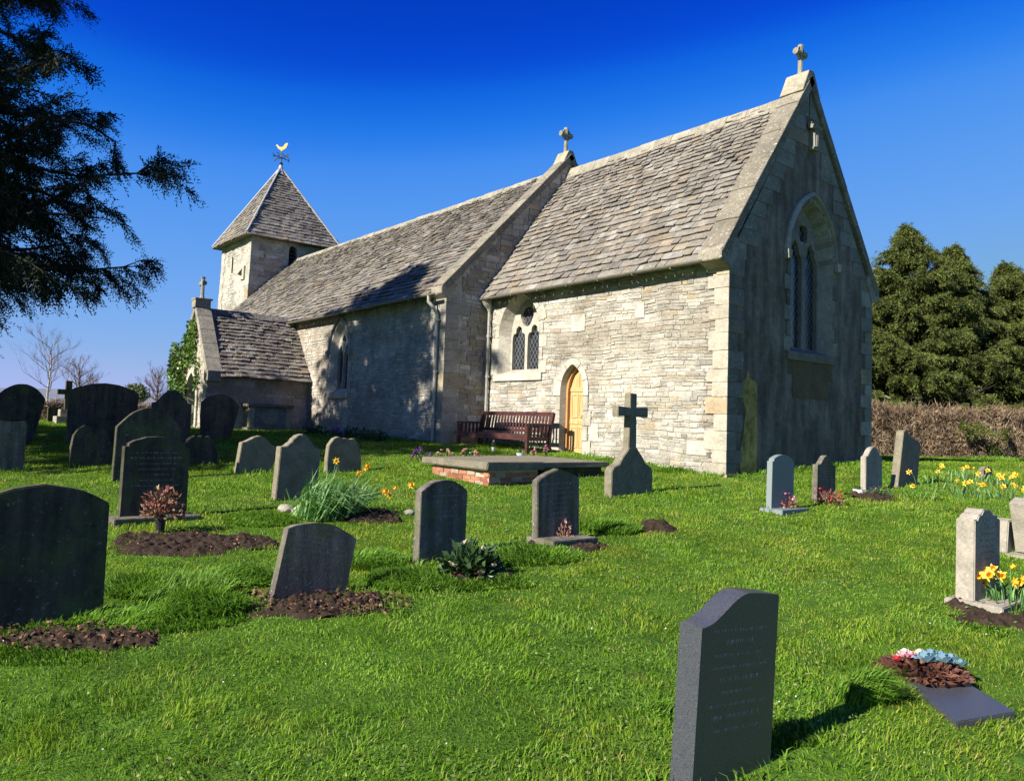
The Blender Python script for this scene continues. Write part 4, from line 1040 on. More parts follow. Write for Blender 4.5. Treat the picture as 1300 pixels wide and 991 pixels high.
M_rosecr = flowers_mat('cream_petals', [(.7, .62, .4), (.8, .76, .6)])
M_rosepk = flowers_mat('pink_petals', [(.5, .08, .25), (.7, .3, .4), (.75, .5, .5)])
M_red = flowers_mat('red_petals', [(.5, .02, .03), (.65, .06, .08)])
M_yel = flowers_mat('yellow_petals', [(.8, .5, .02), (.85, .6, .05), (.88, .7, .12)])
M_org = flowers_mat('orange_trumpet', [(.85, .33, .01), (.9, .45, .02)])
M_pur = flowers_mat('purple_petals', [(.2, .05, .3), (.35, .1, .45)])
M_mixf = flowers_mat('mixed_petals', [(.6, .1, .15), (.8, .6, .1), (.25, .1, .4), (.8, .75, .6), (.75, .4, .1)])
M_redlf = leaf_mat('reddish_leaves', [(.16, .03, .03), (.3, .1, .08), (.1, .08, .03), (.32, .2, .14)], .5, .1, 6)
M_darklf = leaf_mat('dark_green_leaves', [(.015, .035, .012), (.03, .07, .02), (.06, .1, .03)], .4, .1, 6, .4)
M_dflf = leaf_mat('daffodil_leaves', [(.06, .15, .04), (.1, .22, .06), (.2, .33, .12)], .45, .2, 4)
M_dead = leaf_mat('dead_leaves', [(.06, .028, .018), (.15, .06, .035), (.2, .1, .055), (.04, .025, .018), (.1, .06, .04)], .7, .05, 5, .2)
def rose(mb, c, r, up=Vector((0, 0, 1)), n=14):
    for k in range(n):
        a = k*2.4; t = k/n; rr = r*(.25+.75*t); tilt = .3+.9*t
        d = Vector((math.cos(a), math.sin(a), 0)); p = c+d*rr*.35; o_ = c+d*rr+Vector((0, 0, r*(.75-.6*t))); s = Vector((-d.y, d.x, 0))*r*.42
        mb.add([p-s*.5, p+s*.5, o_+s*.8, o_+Vector((0, 0, r*.12))+d*r*.08, o_-s*.8], [(0, 1, 2, 3, 4)])
W0 = (gz(ground(1170, 862))); wr = empty('wreath', W0, 'wreath of brown leaves with pale blue, cream and pink artificial roses', 'wreath')
n = 800; th = NR.uniform(0, 2*np.pi, n); rr = NR.uniform(.04, .21, n)
ax = np.array(RH)[None]*1.1; ay = np.array(FH)[None]*1.0
Pn = np.array(W0)[None]+ax*(np.cos(th)*rr)[:, None]+ay*(np.sin(th)*rr)[:, None]; Pn[:, 2] += .045+.05*(1-rr/.22)
D = ax*np.cos(th)[:, None]+ay*np.sin(th)[:, None]+np.array([[0, 0, .35]])+NR.normal(size=(n, 3))*.45
V, Fc = leaf_quads(Pn, D, NR.uniform(.035, .06, n), .028); fastmesh('leaves', V, Fc, M_conebrown, wr)
for nm, mt, cs in (('blue_roses', M_rosebl, ((.02, -.0, .058), (.1, .08, .05), (.12, -.01, .055), (.19, .03, .042), (.17, .1, .036), (.2, -.05, .035))), ('cream_roses', M_rosecr, ((-.03, .13, .035), (.06, .13, .035))), ('pink_roses', M_rosepk, ((-.07, .06, .04), (-.02, .08, .035))), ('red_rose', M_red, ((-.14, .0, .025),))):
    for (a, b, r_) in cs:
        mb = MB(); rose(mb, W0+RH*a+FH*b+Vector((0, 0, .1)), r_*1.15, n=18); mb.build(nm[:-1] if nm.endswith('s') else nm, mt, wr, fixn=False)
mb = MB(); mb.tube([W0+Vector((.2*math.cos(a), .17*math.sin(a), .035)) for a in [i*math.pi/12 for i in range(25)]], .018, 6, cap=False); mb.build('ring', M_conebrown, wr)
# ------------------------------------------------------------------ plants
def small_plant(name, label, cat, px, py, rad, h, nleaf, lm, fm=None, nf=0, fr=.03, pot=None, ll=.07, group='plants on the graves', loc=None, upr=.3):
    P = ground(px, py) if loc is None else Vector(loc); o = empty(name, P, label, cat, group); z0 = 0
    if pot:
        c, ph, pr = pot; mb = MB(); mb.tube([P, P+Vector((0, 0, ph)), P+Vector((0, 0, ph)), P+Vector((0, 0, ph*.85))], [pr*.75, pr, pr*.85, pr*.8], 14); mb.build('pot', c, o); z0 = ph
    st = MB()
    for k in range(9):
        a = k*.7; st.tube([P+Vector((0, 0, z0*.9)), P+Vector((rad*.35*math.cos(a), rad*.35*math.sin(a), z0+h*.5)), P+Vector((rad*.7*math.cos(a), rad*.7*math.sin(a), z0+h*.8))], [.005, .004, .002], 4)
    st.build('stem', lm, o)
    u = rdir(nleaf, -.15); rr = NR.uniform(.35, 1, len(u))[:, None]; Pn = np.array(P)[None]+u*rr*np.array([[rad, rad, h*.9]]); Pn[:, 2] += z0+.02; Pn[:, 2] = np.maximum(Pn[:, 2], P.z+.01)
    V, Fc = leaf_quads(Pn, u+NR.normal(size=u.shape)*.5+np.array([[0, 0, upr]]), NR.uniform(.6, 1.2, len(u))*ll, ll*.45); fastmesh('foliage', V, Fc, lm, o)
    if fm:
        mb = MB(); uu = rdir(nf, .0)
        for d in uu: rose(mb, P+Vector((d[0]*rad*.9, d[1]*rad*.9, z0+.03+d[2]*h)), fr*random.uniform(.8, 1.2), n=8)
        mb.build('blossom', fm, o, fixn=False)
    return o
M_blackpot = plain('black_plastic', (.015, .015, .017), .4); M_whitepot = plain('white_glaze', (.75, .74, .7), .3, .1); M_terra = plain('terracotta', (.35, .13, .07), .8)
M_tub = plain('pale_blue_tub', (.42, .5, .55), .5)
M_hel = flowers_mat('hellebore_petals', [(.5, .42, .34), (.62, .6, .42), (.45, .2, .24)])
M_dry = leaf_mat('dried_stems', [(.2, .09, .06), (.3, .15, .1), (.36, .22, .15)], .8, 0, 6, .1)
small_plant('potted_shrub', 'leafy red tinged plant in a black vase before the shouldered headstone', 'plant', 203, 676, .2, .3, 420, M_redlf, None, pot=(M_blackpot, .17, .05), ll=.055)
small_plant('hellebore', 'cream flowered hellebore with dark leaves beside the round topped headstone', 'plant', 597, 730, .24, .26, 420, M_darklf, M_hel, 9, .045, ll=.1)
small_plant('dried_plant', 'dead brown stems standing on the kerb of the peaked headstone', 'plant', 716, 688, .1, .22, 90, M_dry, None, ll=.05, upr=2.)
small_plant('pink_heather', 'pink and cream flowering plant at the foot of the slate headstone', 'plant', 1000, 648, .14, .2, 160, M_redlf, M_rosepk, 14, .03, ll=.05)
small_plant('red_cyclamen', 'dark leaved plant with bright red flowers by the brown headstone', 'plant', 1052, 640, .22, .22, 260, M_redlf, M_red, 9, .032, ll=.05)
small_plant('white_flowerpot', 'squat white pot on the grass left of the buff headstone', 'flower pot', 1090, 628, .06, .03, 30, M_darklf, None, pot=(M_whitepot, .09, .09), ll=.03)
small_plant('winter_heather', 'low purple and green heather in front of the buff headstone', 'plant', 1115, 630, .2, .12, 260, M_darklf, M_pur, 22, .018, ll=.04)
for k, (x, y, m, lb) in enumerate(((-3.0, -3.95, M_mixf, 'orange and red primroses at the far corner of the brick tomb'), (-2.95, -3.45, M_mixf, 'yellow and pink primroses behind the brick tomb ledger'), (-3.25, -4.25, M_pur, 'purple pansies left of the brick tomb'))):
    small_plant('primrose_cluster', lb, 'flowers', 0, 0, .2, .2, 120, M_darklf, m, 24, .035, ll=.05, loc=(x, y, G(x, y)+.1), group='bedding flowers by the brick tomb')
bp = lambda px, yy=-1.35: onplane(px, 574, 1, yy)
for px, mt, nm, lb, ph, pr in ((626, M_whitepot, 'white_vase', 'tiny white vase on the ledger below the bench', .1, .035), (661, M_tub, 'blue_bowl', 'pale blue bowl in front of the bench leg', .09, .09), (678, M_terra, 'terracotta_pot', 'small terracotta pot with pale pink flowers left of the gnome like posy', .08, .07), (693, M_terra, 'terracotta_pot', 'terracotta pot with taller pink and cream posy beside the bench end', .09, .06)):
    q = bp(px, -1.6); q.z = G(q.x, q.y)
    lb = lb.replace('gnome like posy', 'taller posy')
    small_plant(nm, lb, 'flower pot', 0, 0, .06, .1 if px != 693 else .2, 24, M_darklf, M_hel if px < 670 else M_rosepk, 2 if px < 670 else 9, .03, pot=(mt, ph, pr), ll=.03, loc=q, group='pots in front of the bench')
small_plant('purple_bloom', 'purple flowering plant at the foot of the nave wall', 'plant', 0, 0, .2, .22, 120, M_darklf, M_pur, 14, .05, ll=.06, loc=(*onplane(427, 556, 0, -9.).xy, .3))
for k, (px, py, rd) in enumerate(((448, 556, .5), (475, 560, .35), (400, 552, .4))):
    q = ground(px, py); q.y = min(q.y, -1.6)
    small_plant('low_shrub', ('dark leafy ground plant at the nave wall near the window', 'small dark leafy plant at the nave wall, middle', 'dark leafy plant at the nave wall right of the chest tomb')[k], 'plant', 0, 0, rd, .28, 300, M_darklf, None, ll=.09, loc=q, group='plants along the nave wall')
# ------------------------------------------------------------------ daffodils
def daff_flower(mb_p, mb_t, c, d, r=.035):
    d = d.normalized(); x = d.orthogonal().normalized(); y = d.cross(x)
    for k in range(6):
        a = k*math.pi/3; e = x*math.cos(a)+y*math.sin(a); f = x*math.cos(a+.5)+y*math.sin(a+.5); g = x*math.cos(a-.5)+y*math.sin(a-.5)
        mb_p.add([c, c+f*r*.6, c+e*r*1.15+d*r*.1, c+g*r*.6], [(0, 1, 2, 3)])
    mb_t.tube([c, c+d*r*.7, c+d*r], [r*.3, r*.36, r*.5], 7, cap=False)
def daffodils(label, loc, rad, nl, nf, h=.3, fan=None, group='daffodil clumps', fr=.036):
    P = Vector(loc); o = empty('daffodil_clump', P, label, 'daffodils', group)
    n = nl; a = NR.uniform(0, 2*np.pi, n); rr = np.sqrt(NR.uniform(0, 1, n))*rad
    B = np.stack([P.x+np.cos(a)*rr, P.y+np.sin(a)*rr, np.array([G(P.x, P.y)]*n)-.01], 1)
    az = a+NR.normal(size=n)*.4
    if fan is not None: az = fan+NR.normal(size=n)*.9
    V, Fq, Ft = blades(B, NR.uniform(.6, 1.25, n)*h, NR.uniform(.014, .024, n), NR.uniform(.15, .95 if fan is None or nl < 200 else 1.5, n), az, .9); blade_obj('leaves', V, Fq, Ft, M_dflf, o)
    p, t, s = MB(), MB(), MB()
    for k in range(nf):
        aa = random.uniform(0, 6.283) if fan is None else fan+random.gauss(0, .8); q = random.uniform(.1, 1)*rad
        b = P+Vector((q*math.cos(aa), q*math.sin(aa), 0)); out = Vector((math.cos(aa), math.sin(aa), 0)); hh = h*random.uniform(.85, 1.2); ln = random.uniform(.1, .55)
        if fan is not None and random.random() < .6: hh *= .55; ln = 1.2
        c = b+Vector((0, 0, hh))+out*h*ln; s.tube([b, b+Vector((0, 0, hh*.7))+out*h*ln*.3, c], [.004, .004, .003], 4)
        face = (-FH*.7+out*.6+Vector((random.uniform(-.3, .3), random.uniform(-.3, .3), random.uniform(-.1, .4)))); p, t = MB(), MB(); daff_flower(p, t, c, face, fr*random.uniform(.85, 1.15)); fo = p.build('flower_head', M_yel, o, fixn=False); t.build('trumpet', M_org, fo, fixn=False)
    s.build('stem', M_dflf, o)
    return o
g = ground(412, 655)
daffodils('big sprawling daffodil clump flopping over beside the round shouldered headstone', g, .36, 420, 8, .55, fan=math.atan2(RH.y, RH.x), fr=.045)
g = ground(1285, 772)
daffodils('daffodils in full flower in front of the tall buff headstone with a plinth', g, .2, 70, 12, .24, fr=.046)
g = ground(1248, 768)
daffodils('low daffodil bunch lying on the plinth edge of the tall buff headstone', g+Vector((.05, .2, 0)), .1, 24, 5, .2, fr=.044)
cl = [(1163, 634, 2, 'single tall daffodil tuft right of the leaning headstone'), (1180, 620, 2, 'sparse daffodil tuft behind the tall one'), (1196, 612, 2, 'short yellow daffodil pair in the middle of the lawn strip'), (1212, 626, 1, 'leafy daffodil tuft with one flower'), (1213, 606, 4, 'distant row daffodils left of the stone stub'), (1231, 634, 3, 'broad leafy daffodil tuft above the tall buff headstone'), (1236, 610, 5, 'far daffodils right beside the stone stub'), (1250, 630, 4, 'dense daffodil tuft behind the tall buff headstone'), (1262, 616, 7, 'bright cluster of many daffodils right of the stone stub'), (1275, 634, 5, 'full daffodil tuft above the broken monument'), (1290, 622, 6, 'daffodil tuft at the right edge behind the broken monument'), (1300, 640, 4, 'rightmost daffodil tuft cut by the picture edge')]
for px, py, nf, lb in cl: daffodils(lb, ground(px, py), .26, 22, max(1, nf-1), .22, group='daffodils in the lawn near the hedge', fr=.042)
# ------------------------------------------------------------------ bare soil, mound, dead leaves
def soil_mat():
    t = NT('bare_soil'); t.b.inputs['Roughness'].default_value = 1; t.b.inputs['Specular IOR Level'].default_value = .1
    n = t.noise(14, 6, .75); t.base(t.ramp(n, [(.3, (.018, .012, .008)), (.6, (.05, .034, .023)), (.78, (.11, .08, .058))])); t.bump(n, .03); return t.m
M_soil = soil_mat(); SOIL = []
def soil(px, py, rs, rl, rot=0, h=.05, mound=0, name='bare_soil'):
    c = ground(px, py) if py else Vector((px[0], px[1], 0)); n = int(max(30, min(110, max(rs, rl)*150))); V = []; ca, sa = math.cos(rot), math.sin(rot)
    for i in range(n+1):
        for j in range(n+1):
            a, b = i/n*2-1, j/n*2-1; l, s = a*rl, b*rs; l, s = l*ca-s*sa, l*sa+s*ca
            p = c+RH*l+FH*s; k = 1-(a*a+b*b)**.5-.55*noise.noise((p.x*3, p.y*3, 1))-.3*noise.noise((p.x*8, p.y*8, 1)); k = max(-.25, min(1, k*2.5))
            V.append((p.x, p.y, G(p.x, p.y)+k*.02+max(0, k)*(abs(noise.noise((p.x*9, p.y*9, 2)))*h+abs(noise.noise((p.x*25, p.y*25, 4)))*h*.8+mound*(1-min(1, a*a+b*b)))))
    Fc = np.array([(i*(n+1)+j, i*(n+1)+j+1, (i+1)*(n+1)+j+1, (i+1)*(n+1)+j) for i in range(n) for j in range(n)])
    o = fastmesh(name, np.array(V), Fc, M_soil, smooth=False); SOIL.append((c.x, c.y, rs, rl, rot)); return o
for a in ((235, 690, .5, .66, 0), (300, 690, .33, .42, .3), (95, 812, .24, .5, .2), (400, 770, .28, .48, .35), (715, 694, .28, .42, .3), (500, 662, .1, .1, 0), (470, 655, .4, .38, .2), (1110, 632, .4, .35, 0), (1275, 790, .2, .35, 0), (600, 735, .2, .35, 0), (1235, 770, .18, .2, 0)):
    tag(soil(*a), kind='structure')
o = soil(833, 672, .25, .26, .2, .04, .07, 'earth_mound'); tag(o, 'small mound of loose earth on the lawn right of the cross headstone', 'earth mound')
def scatter_dead(px, py, rs, rl, n, nm, lm=M_dead, ll=.034):
    c = ground(px, py); a = NR.uniform(0, 2*np.pi, n); r_ = np.sqrt(NR.uniform(0, 1, n))
    P_ = [(c+RH*float(np.cos(t)*q*rl)+FH*float(np.sin(t)*q*rs)) for t, q in zip(a, r_)]
    P_ = np.array([(p.x, p.y, G(p.x, p.y)+.035+random.random()*.03) for p in P_]); D = NR.normal(size=(n, 3)); D[:, 2] *= .4
    V, Fc = leaf_quads(P_, D, NR.uniform(.5, 1.2, n)*ll, ll*.6); o = fastmesh(nm, V, Fc, lm)
    return tag(o, kind='stuff')
o = scatter_dead(415, 768, .3, .62, 520, 'dead_leaves'); o = scatter_dead(60, 812, .25, .7, 350, 'dead_leaves', ll=.032); scatter_dead(240, 690, .5, .6, 130, 'dead_leaves', ll=.03)
# stones at the daffodil clump
for k, (px, py, s, lb) in enumerate(((362, 648, .09, 'small rounded stone at the foot of the round shouldered headstone'), (385, 652, .13, 'larger buff stone edging the daffodil clump'), (400, 644, .08, 'brown stone half hidden by daffodil leaves'), (520, 652, .06, 'small grey stone right of the daffodil clump'))):
    p = ground(px, py); bm = bmesh.new(); bmesh.ops.create_icosphere(bm, subdivisions=2, radius=s)
    for v in bm.verts: v.co = Vector((v.co.x*1.3, v.co.y, v.co.z*.6))*(1+.3*noise.noise(v.co*9+Vector((k, 0, 0))))
    me = bpy.data.meshes.new('stone'); bm.to_mesh(me); bm.free(); me.materials.append(HM['pale']); o = bpy.data.objects.new('stone', me); COL.objects.link(o); o.location = p+Vector((0, 0, s*.3)); tag(o, lb, 'stone', 'stones edging the daffodils')
# ------------------------------------------------------------------ grass
def grass_mat(name, cols, *a):
    m = leaf_mat(name, cols, *a); t = m.node_tree; b = next(n for n in t.nodes if n.type == 'BSDF_PRINCIPLED'); src = b.inputs['Base Color'].links[0].from_socket
    geo = next(n for n in t.nodes if n.type == 'NEW_GEOMETRY'); prev = src
    for sc_, lo, hi, ca, cb in ((.55, .4, .6, (.85, 1.0, .8), (1.15, 1.03, 1.)), (3.2, .42, .62, (.8, .88, .8), (1.12, 1.06, 1.)), (1.4, .6, .7, (1, 1, 1), (1.3, .93, 1.2))):
        q = t.nodes.new('ShaderNodeTexNoise'); q.inputs['Scale'].default_value = sc_; q.inputs['Detail'].default_value = 4; t.links.new(geo.outputs['Position'], q.inputs['Vector'])
        r = t.nodes.new('ShaderNodeValToRGB'); r.color_ramp.elements[0].position = lo; r.color_ramp.elements[1].position = hi; r.color_ramp.elements[0].color = (*ca, 1); r.color_ramp.elements[1].color = (*cb, 1); t.links.new(q.outputs['Fac'], r.inputs[0])
        x = t.nodes.new('ShaderNodeMix'); x.data_type = 'RGBA'; x.blend_type = 'MULTIPLY'; x.inputs[0].default_value = 1; t.links.new(prev, x.inputs[6]); t.links.new(r.outputs[0], x.inputs[7]); prev = x.outputs[2]
    for l in list(src.links):
        if l.to_node.type != 'MIX' or l.to_node.inputs[6] != l.to_socket or l.to_node.outputs[2].links and l.to_node.outputs[2].links[0].to_node.type == 'BSDF_TRANSLUCENT': t.links.new(prev, l.to_socket)
    return m
M_grass = grass_mat('grass_blades', [(.1, .175, .012), (.135, .23, .014), (.165, .27, .018), (.185, .29, .02), (.21, .31, .03), (.34, .32, .12)], .6, .35, .9, .15, (.8, 1.12))
M_tuft = leaf_mat('tuft_grass', [(.07, .16, .014), (.12, .24, .02), (.18, .31, .04)], .5, .3, 1.5, .2, (.8, 1.15))
N = 620000
S0, S1 = 2.2, 27.
u = NR.uniform(0, 1, N*5); s = S0*(S1/S0)**u      # density ~1/s per unit s
acc = NR.uniform(0, 1, N*5) < (1.35*s+2.5)/(1.35*S1+2.5)*1.0+.12
s = s[acc][:N]; l = NR.uniform(-1, 1, len(s))*(.7*s+1.3)
X = CAM.x+FH.x*s+RH.x*l; Y = CAM.y+FH.y*s+RH.y*l
keep = ~((X > -30) & (X < .03) & (Y > -.02) & (Y < W+.03)) & ~((X < XC0+.03) & (X > -30) & (Y > YN-.03) & (Y < YN2)) & ~((X > PX0-.1) & (X < PX1+.03) & (Y > PYF-.05) & (Y < 0))
for (cx, cy, rx, ry) in TOP: keep &= ~((abs(X-cx) < rx) & (abs(Y-cy) < ry))
for (cx, cy, rs, rl, rot) in SOIL:
    dl = (X-cx)*RH.x+(Y-cy)*RH.y; dsx = (X-cx)*FH.x+(Y-cy)*FH.y; a_ = dl*math.cos(rot)+dsx*math.sin(rot); b_ = -dl*math.sin(rot)+dsx*math.cos(rot)
    rad = np.sqrt((a_/rl)**2+(b_/rs)**2); nn_ = np.array([noise.noise((q*3, w_*3, 1))*.55 if abs(r_) < 1.6 else 0 for q, w_, r_ in zip(X, Y, rad)]); keep &= ~(rad+nn_ < .9*NR.uniform(.35, 1.05, len(X)))
# ledger footprint
lc = (c0+c1+c2+c3)/4
def inq(X, Y, Q):
    m = np.ones(len(X), bool)
    for i in range(4):
        a, b = Q[i], Q[(i+1) % 4]; m &= ((b.x-a.x)*(Y-a.y)-(b.y-a.y)*(X-a.x)) < 0
    return m
keep &= ~inq(X, Y, [c0, c1, c2, c3])
X, Y, s = X[keep], Y[keep], s[keep]
# vectorised terrain height from a lookup grid
gs = np.arange(S0-1, S1+1.2, .15); gl = np.arange(-22, 22.1, .15)
HG = np.array([[G(*sl(a, b).xy) for b in gl] for a in gs])
def gh(X, Y):
    s = (X-CAM.x)*FH.x+(Y-CAM.y)*FH.y; l = (X-CAM.x)*RH.x+(Y-CAM.y)*RH.y
    i = np.clip((s-gs[0])/.15, 0, len(gs)-1.01); j = np.clip((l-gl[0])/.15, 0, len(gl)-1.01); i0 = i.astype(int); j0 = j.astype(int); fi, fj = i-i0, j-j0
    return HG[i0, j0]*(1-fi)*(1-fj)+HG[i0+1, j0]*fi*(1-fj)+HG[i0, j0+1]*(1-fi)*fj+HG[i0+1, j0+1]*fi*fj
tallness = np.array([noise.noise((a*1.1, b*1.1, 9)) for a, b in zip(X[::1], Y[::1])]); patch = np.clip(1+tallness*.6, .5, 1.5)
Z = gh(X, Y)-.006; n = len(X)
fine = np.array([noise.noise((a*4.5, b*4.5, 2)) for a, b in zip(X, Y)]); Hh = NR.uniform(.012, .042, n)*patch*(1+s*.03)*np.clip(1+fine*.7, .5, 1.5); Wd = NR.uniform(.002, .0038, n)*(1+s*.2)
V, Fq, Ft = blades(np.stack([X, Y, Z], 1), Hh, Wd, NR.uniform(.1, 1.1, n), tallness*9+NR.normal(size=n)*1.1)
tag(blade_obj('lawn_grass', V, Fq, Ft, M_grass), kind='stuff')
# long grass left by the mower round the stones and in rough patches
TT = []
def tufts(px, py, rs, rl, n, h, rot=0):
    c = ground(px, py); a = NR.uniform(0, 2*np.pi, n); q = np.sqrt(NR.uniform(0, 1, n)); L_ = np.cos(a)*q*rl; S_ = np.sin(a)*q*rs
    L_, S_ = L_*math.cos(rot)-S_*math.sin(rot), L_*math.sin(rot)+S_*math.cos(rot)
    X = c.x+RH.x*L_+FH.x*S_; Y = c.y+RH.y*L_+FH.y*S_; TT.append((X, Y, NR.uniform(.5, 1.1, n)*h*(1-.5*q)))
for a in ((150, 790, .3, .8, 5200, .15, .2), (250, 775, .25, .35, 5200, .26, 0), (210, 750, .3, .5, 4500, .2, 0), (300, 735, .3, .35, 2600, .17, 0), (520, 740, .28, .35, 4200, .2, 0), (470, 715, .25, .3, 2400, .2, 0), (330, 660, .35, .4, 4200, .14, 0), (575, 745, .15, .3, 1300, .13, 0),
          (660, 705, .4, .6, 5200, .17, .1), (770, 672, .35, .38, 3800, .22, 0), (640, 740, .2, .25, 1500, .12, 0), (1095, 888, .1, .15, 1300, .3, 0), (20, 830, .2, .5, 1600, .1, 0), (275, 565, 1., .8, 2600, .2, 0), (365, 625, .15, .2, 500, .12, 0), (1170, 578, .5, 1.8, 3500, .25, 0), (1270, 585, .5, 1.6, 3500, .25, 0),
          (860, 598, .3, .5, 1300, .12, .3), (790, 585, .3, .6, 900, .12, .2), (700, 578, .2, .3, 300, .1, 0), (1010, 592, .3, .8, 900, .08, -.2), (905, 604, .1, .3, 500, .1, 0), (1250, 800, .15, .2, 600, .08, 0), (1060, 640, .3, .4, 700, .07, 0), (620, 612, .15, .5, 800, .09, -.2), (870, 905, .12, .25, 1200, .12, 0), (990, 930, .15, .25, 1200, .12, 0), (590, 560, .4, 1.0, 600, .12, 0)):
    tufts(*a)
for (cx, cy, rx, ry) in TOP:
    n = 160; X = cx+NR.uniform(-1, 1, n)*(rx+.1); Y = cy+NR.uniform(-1, 1, n)*(ry+.08); k = ~((abs(X-cx) < rx) & (abs(Y-cy) < ry)); TT.append((X[k], Y[k], NR.uniform(.04, .13, k.sum())))
# fringe along the church walls
for (xa, ya, xb, yb, n) in ((XC0, -.05, 0, -.05, 900), (.05, 0, .05, W, 700), (XC0-7.5, YN-.05, XC0, YN-.05, 900)):
    t = NR.uniform(0, 1, n); X = xa+(xb-xa)*t+(NR.uniform(0, .15, n) if xa == xb else 0); Y = ya+(yb-ya)*t-(NR.uniform(0, .15, n) if ya == yb else 0)
    k = ~((X > -4.5) & (X < -3.4) & (Y > -.6)); TT.append((X[k], Y[k], NR.uniform(.05, .16, k.sum())))
X = np.concatenate([t[0] for t in TT]); Y = np.concatenate([t[1] for t in TT]); Hh = np.concatenate([t[2] for t in TT])
k = ~((X < .03) & (X > XC0) & (Y > -.02) & (Y < W)) & ~((X <= XC0+.03) & (Y > YN-.02) & (Y < YN2)) & ~inq(X, Y, [c0, c1, c2, c3])
for (cx, cy, rx, ry) in TOP: k &= ~((abs(X-cx) < rx) & (abs(Y-cy) < ry))
X, Y, Hh = X[k], Y[k], Hh[k]; s = (X-CAM.x)*FH.x+(Y-CAM.y)*FH.y; n = len(X)
V, Fq, Ft = blades(np.stack([X, Y, gh(X, Y)-.01], 1), Hh, NR.uniform(.005, .008, n)*(1+s*.1), NR.uniform(.2, 1.1, n), np.array([noise.noise((a*1.5, b*1.5, 2))*5 for a, b in zip(X, Y)])+NR.normal(size=n)*.6, .8)
tag(blade_obj('long_grass', V, Fq, Ft, M_tuft), kind='stuff')
# clover / moss flecks and daisies in the lawn
n = 26000; s = NR.uniform(2.5, 14, n); l = NR.uniform(-1, 1, n)*(.7*s+.6); X = CAM.x+FH.x*s+RH.x*l; Y = CAM.y+FH.y*s+RH.y*l
k = np.array([noise.noise((a*.8, b*.8, 31)) > .12 for a, b in zip(X, Y)]) & ~((X < 0) & (Y > -1.3)); X, Y = X[k], Y[k]; n = len(X)
D = NR.normal(size=(n, 3)); D[:, 2] = np.abs(D[:, 2])*.3; V, Fc = leaf_quads(np.stack([X, Y, gh(X, Y)+NR.uniform(.01, .035, n)], 1), D, NR.uniform(.012, .03, n), .014)
tag(fastmesh('moss_and_clover', V, Fc, leaf_mat('moss', [(.12, .16, .02), (.06, .14, .02), (.2, .19, .06)], .6, .1, 3)), kind='stuff')
n = 170; s = NR.uniform(3.2, 13, n); l = NR.uniform(-1, 1, n)*(.7*s+.6); X = CAM.x+FH.x*s+RH.x*l; Y = CAM.y+FH.y*s+RH.y*l
k = ~((X < .3) & (Y > -1.6)); X, Y = X[k], Y[k]; n = len(X); D = NR.normal(size=(n, 3)); D[:, 2] *= .2
V, Fc = leaf_quads(np.stack([X, Y, gh(X, Y)+NR.uniform(.03, .05, n)], 1), D, .01, .01); tag(fastmesh('daisies', V, Fc, leaf_mat('daisy_white', [(.6, .6, .55), (.75, .75, .7)], .6, 0)), kind='stuff')
# ------------------------------------------------------------------ trees
def conifer_sprays(limbs, nspray, lsp, nleaf, lleaf, wleaf, droop, mat, name, parent, jitter=.5):
    """limbs: list of arrays of points; hang sprays made of many leaflets along them"""
    Ps, Ds = [], []
    for L in limbs:
        L = np.asarray(L); n = nspray
        t = NR.uniform(.12, 1, n)**.8*(len(L)-1); i = np.minimum(t.astype(int), len(L)-2); f = (t-i)[:, None]
        p = L[i]*(1-f)+L[i+1]*f; d = L[i+1]-L[i]; d /= np.linalg.norm(d, axis=1, keepdims=True)+1e-9
        d = d+NR.normal(size=d.shape)*jitter; d[:, 2] -= droop; d /= np.linalg.norm(d, axis=1, keepdims=True); Ps.append(p); Ds.append(d)
    P = np.concatenate(Ps); D = np.concatenate(Ds); m = len(P); ln = NR.uniform(.6, 1.3, m)*lsp
    D, A, B = frames(D); ro = NR.uniform(0, 2*np.pi, m); S = A*np.cos(ro)[:, None]+B*np.sin(ro)[:, None]
    out = []; 
    k = np.arange(nleaf); t = (k+1)/nleaf; side = np.where(k % 2 == 0, 1, -1)
    base = P[:, None]+D[:, None]*(t[None, :, None]*ln[:, None, None]); base[:, :, 2] -= (t[None]**2)*ln[:, None]*.25
    dd = D[:, None]*.75+S[:, None]*side[None, :, None]*.8+NR.normal(size=(m, nleaf, 3))*.25
    base = base.reshape(-1, 3); dd = dd.reshape(-1, 3); N_ = len(base)
    V, Fc = leaf_quads(base, dd, NR.uniform(.7, 1.3, N_)*lleaf, wleaf)
    return fastmesh(name, V, Fc, mat, parent)
def limb(p0, az, L, rise, droop, n=8, wob=.12):
    pts = [np.array(p0, float)]; d = np.array([math.cos(az), math.sin(az), rise]); seg = L/n
    for i in range(n):
        d = d+np.array([random.gauss(0, wob), random.gauss(0, wob), random.gauss(0, wob*.6)-droop/n]); e = d/np.linalg.norm(d); pts.append(pts[-1]+e*seg)
    return np.array(pts)
M_bark = stone_mat('bark', (.1, .07, .05), dark=.5, bumpd=.03, nscale=6)
M_yew = leaf_mat('yew_needles', [(.008, .013, .007), (.013, .022, .01), (.024, .038, .014)], .7, .04, .8, .15)
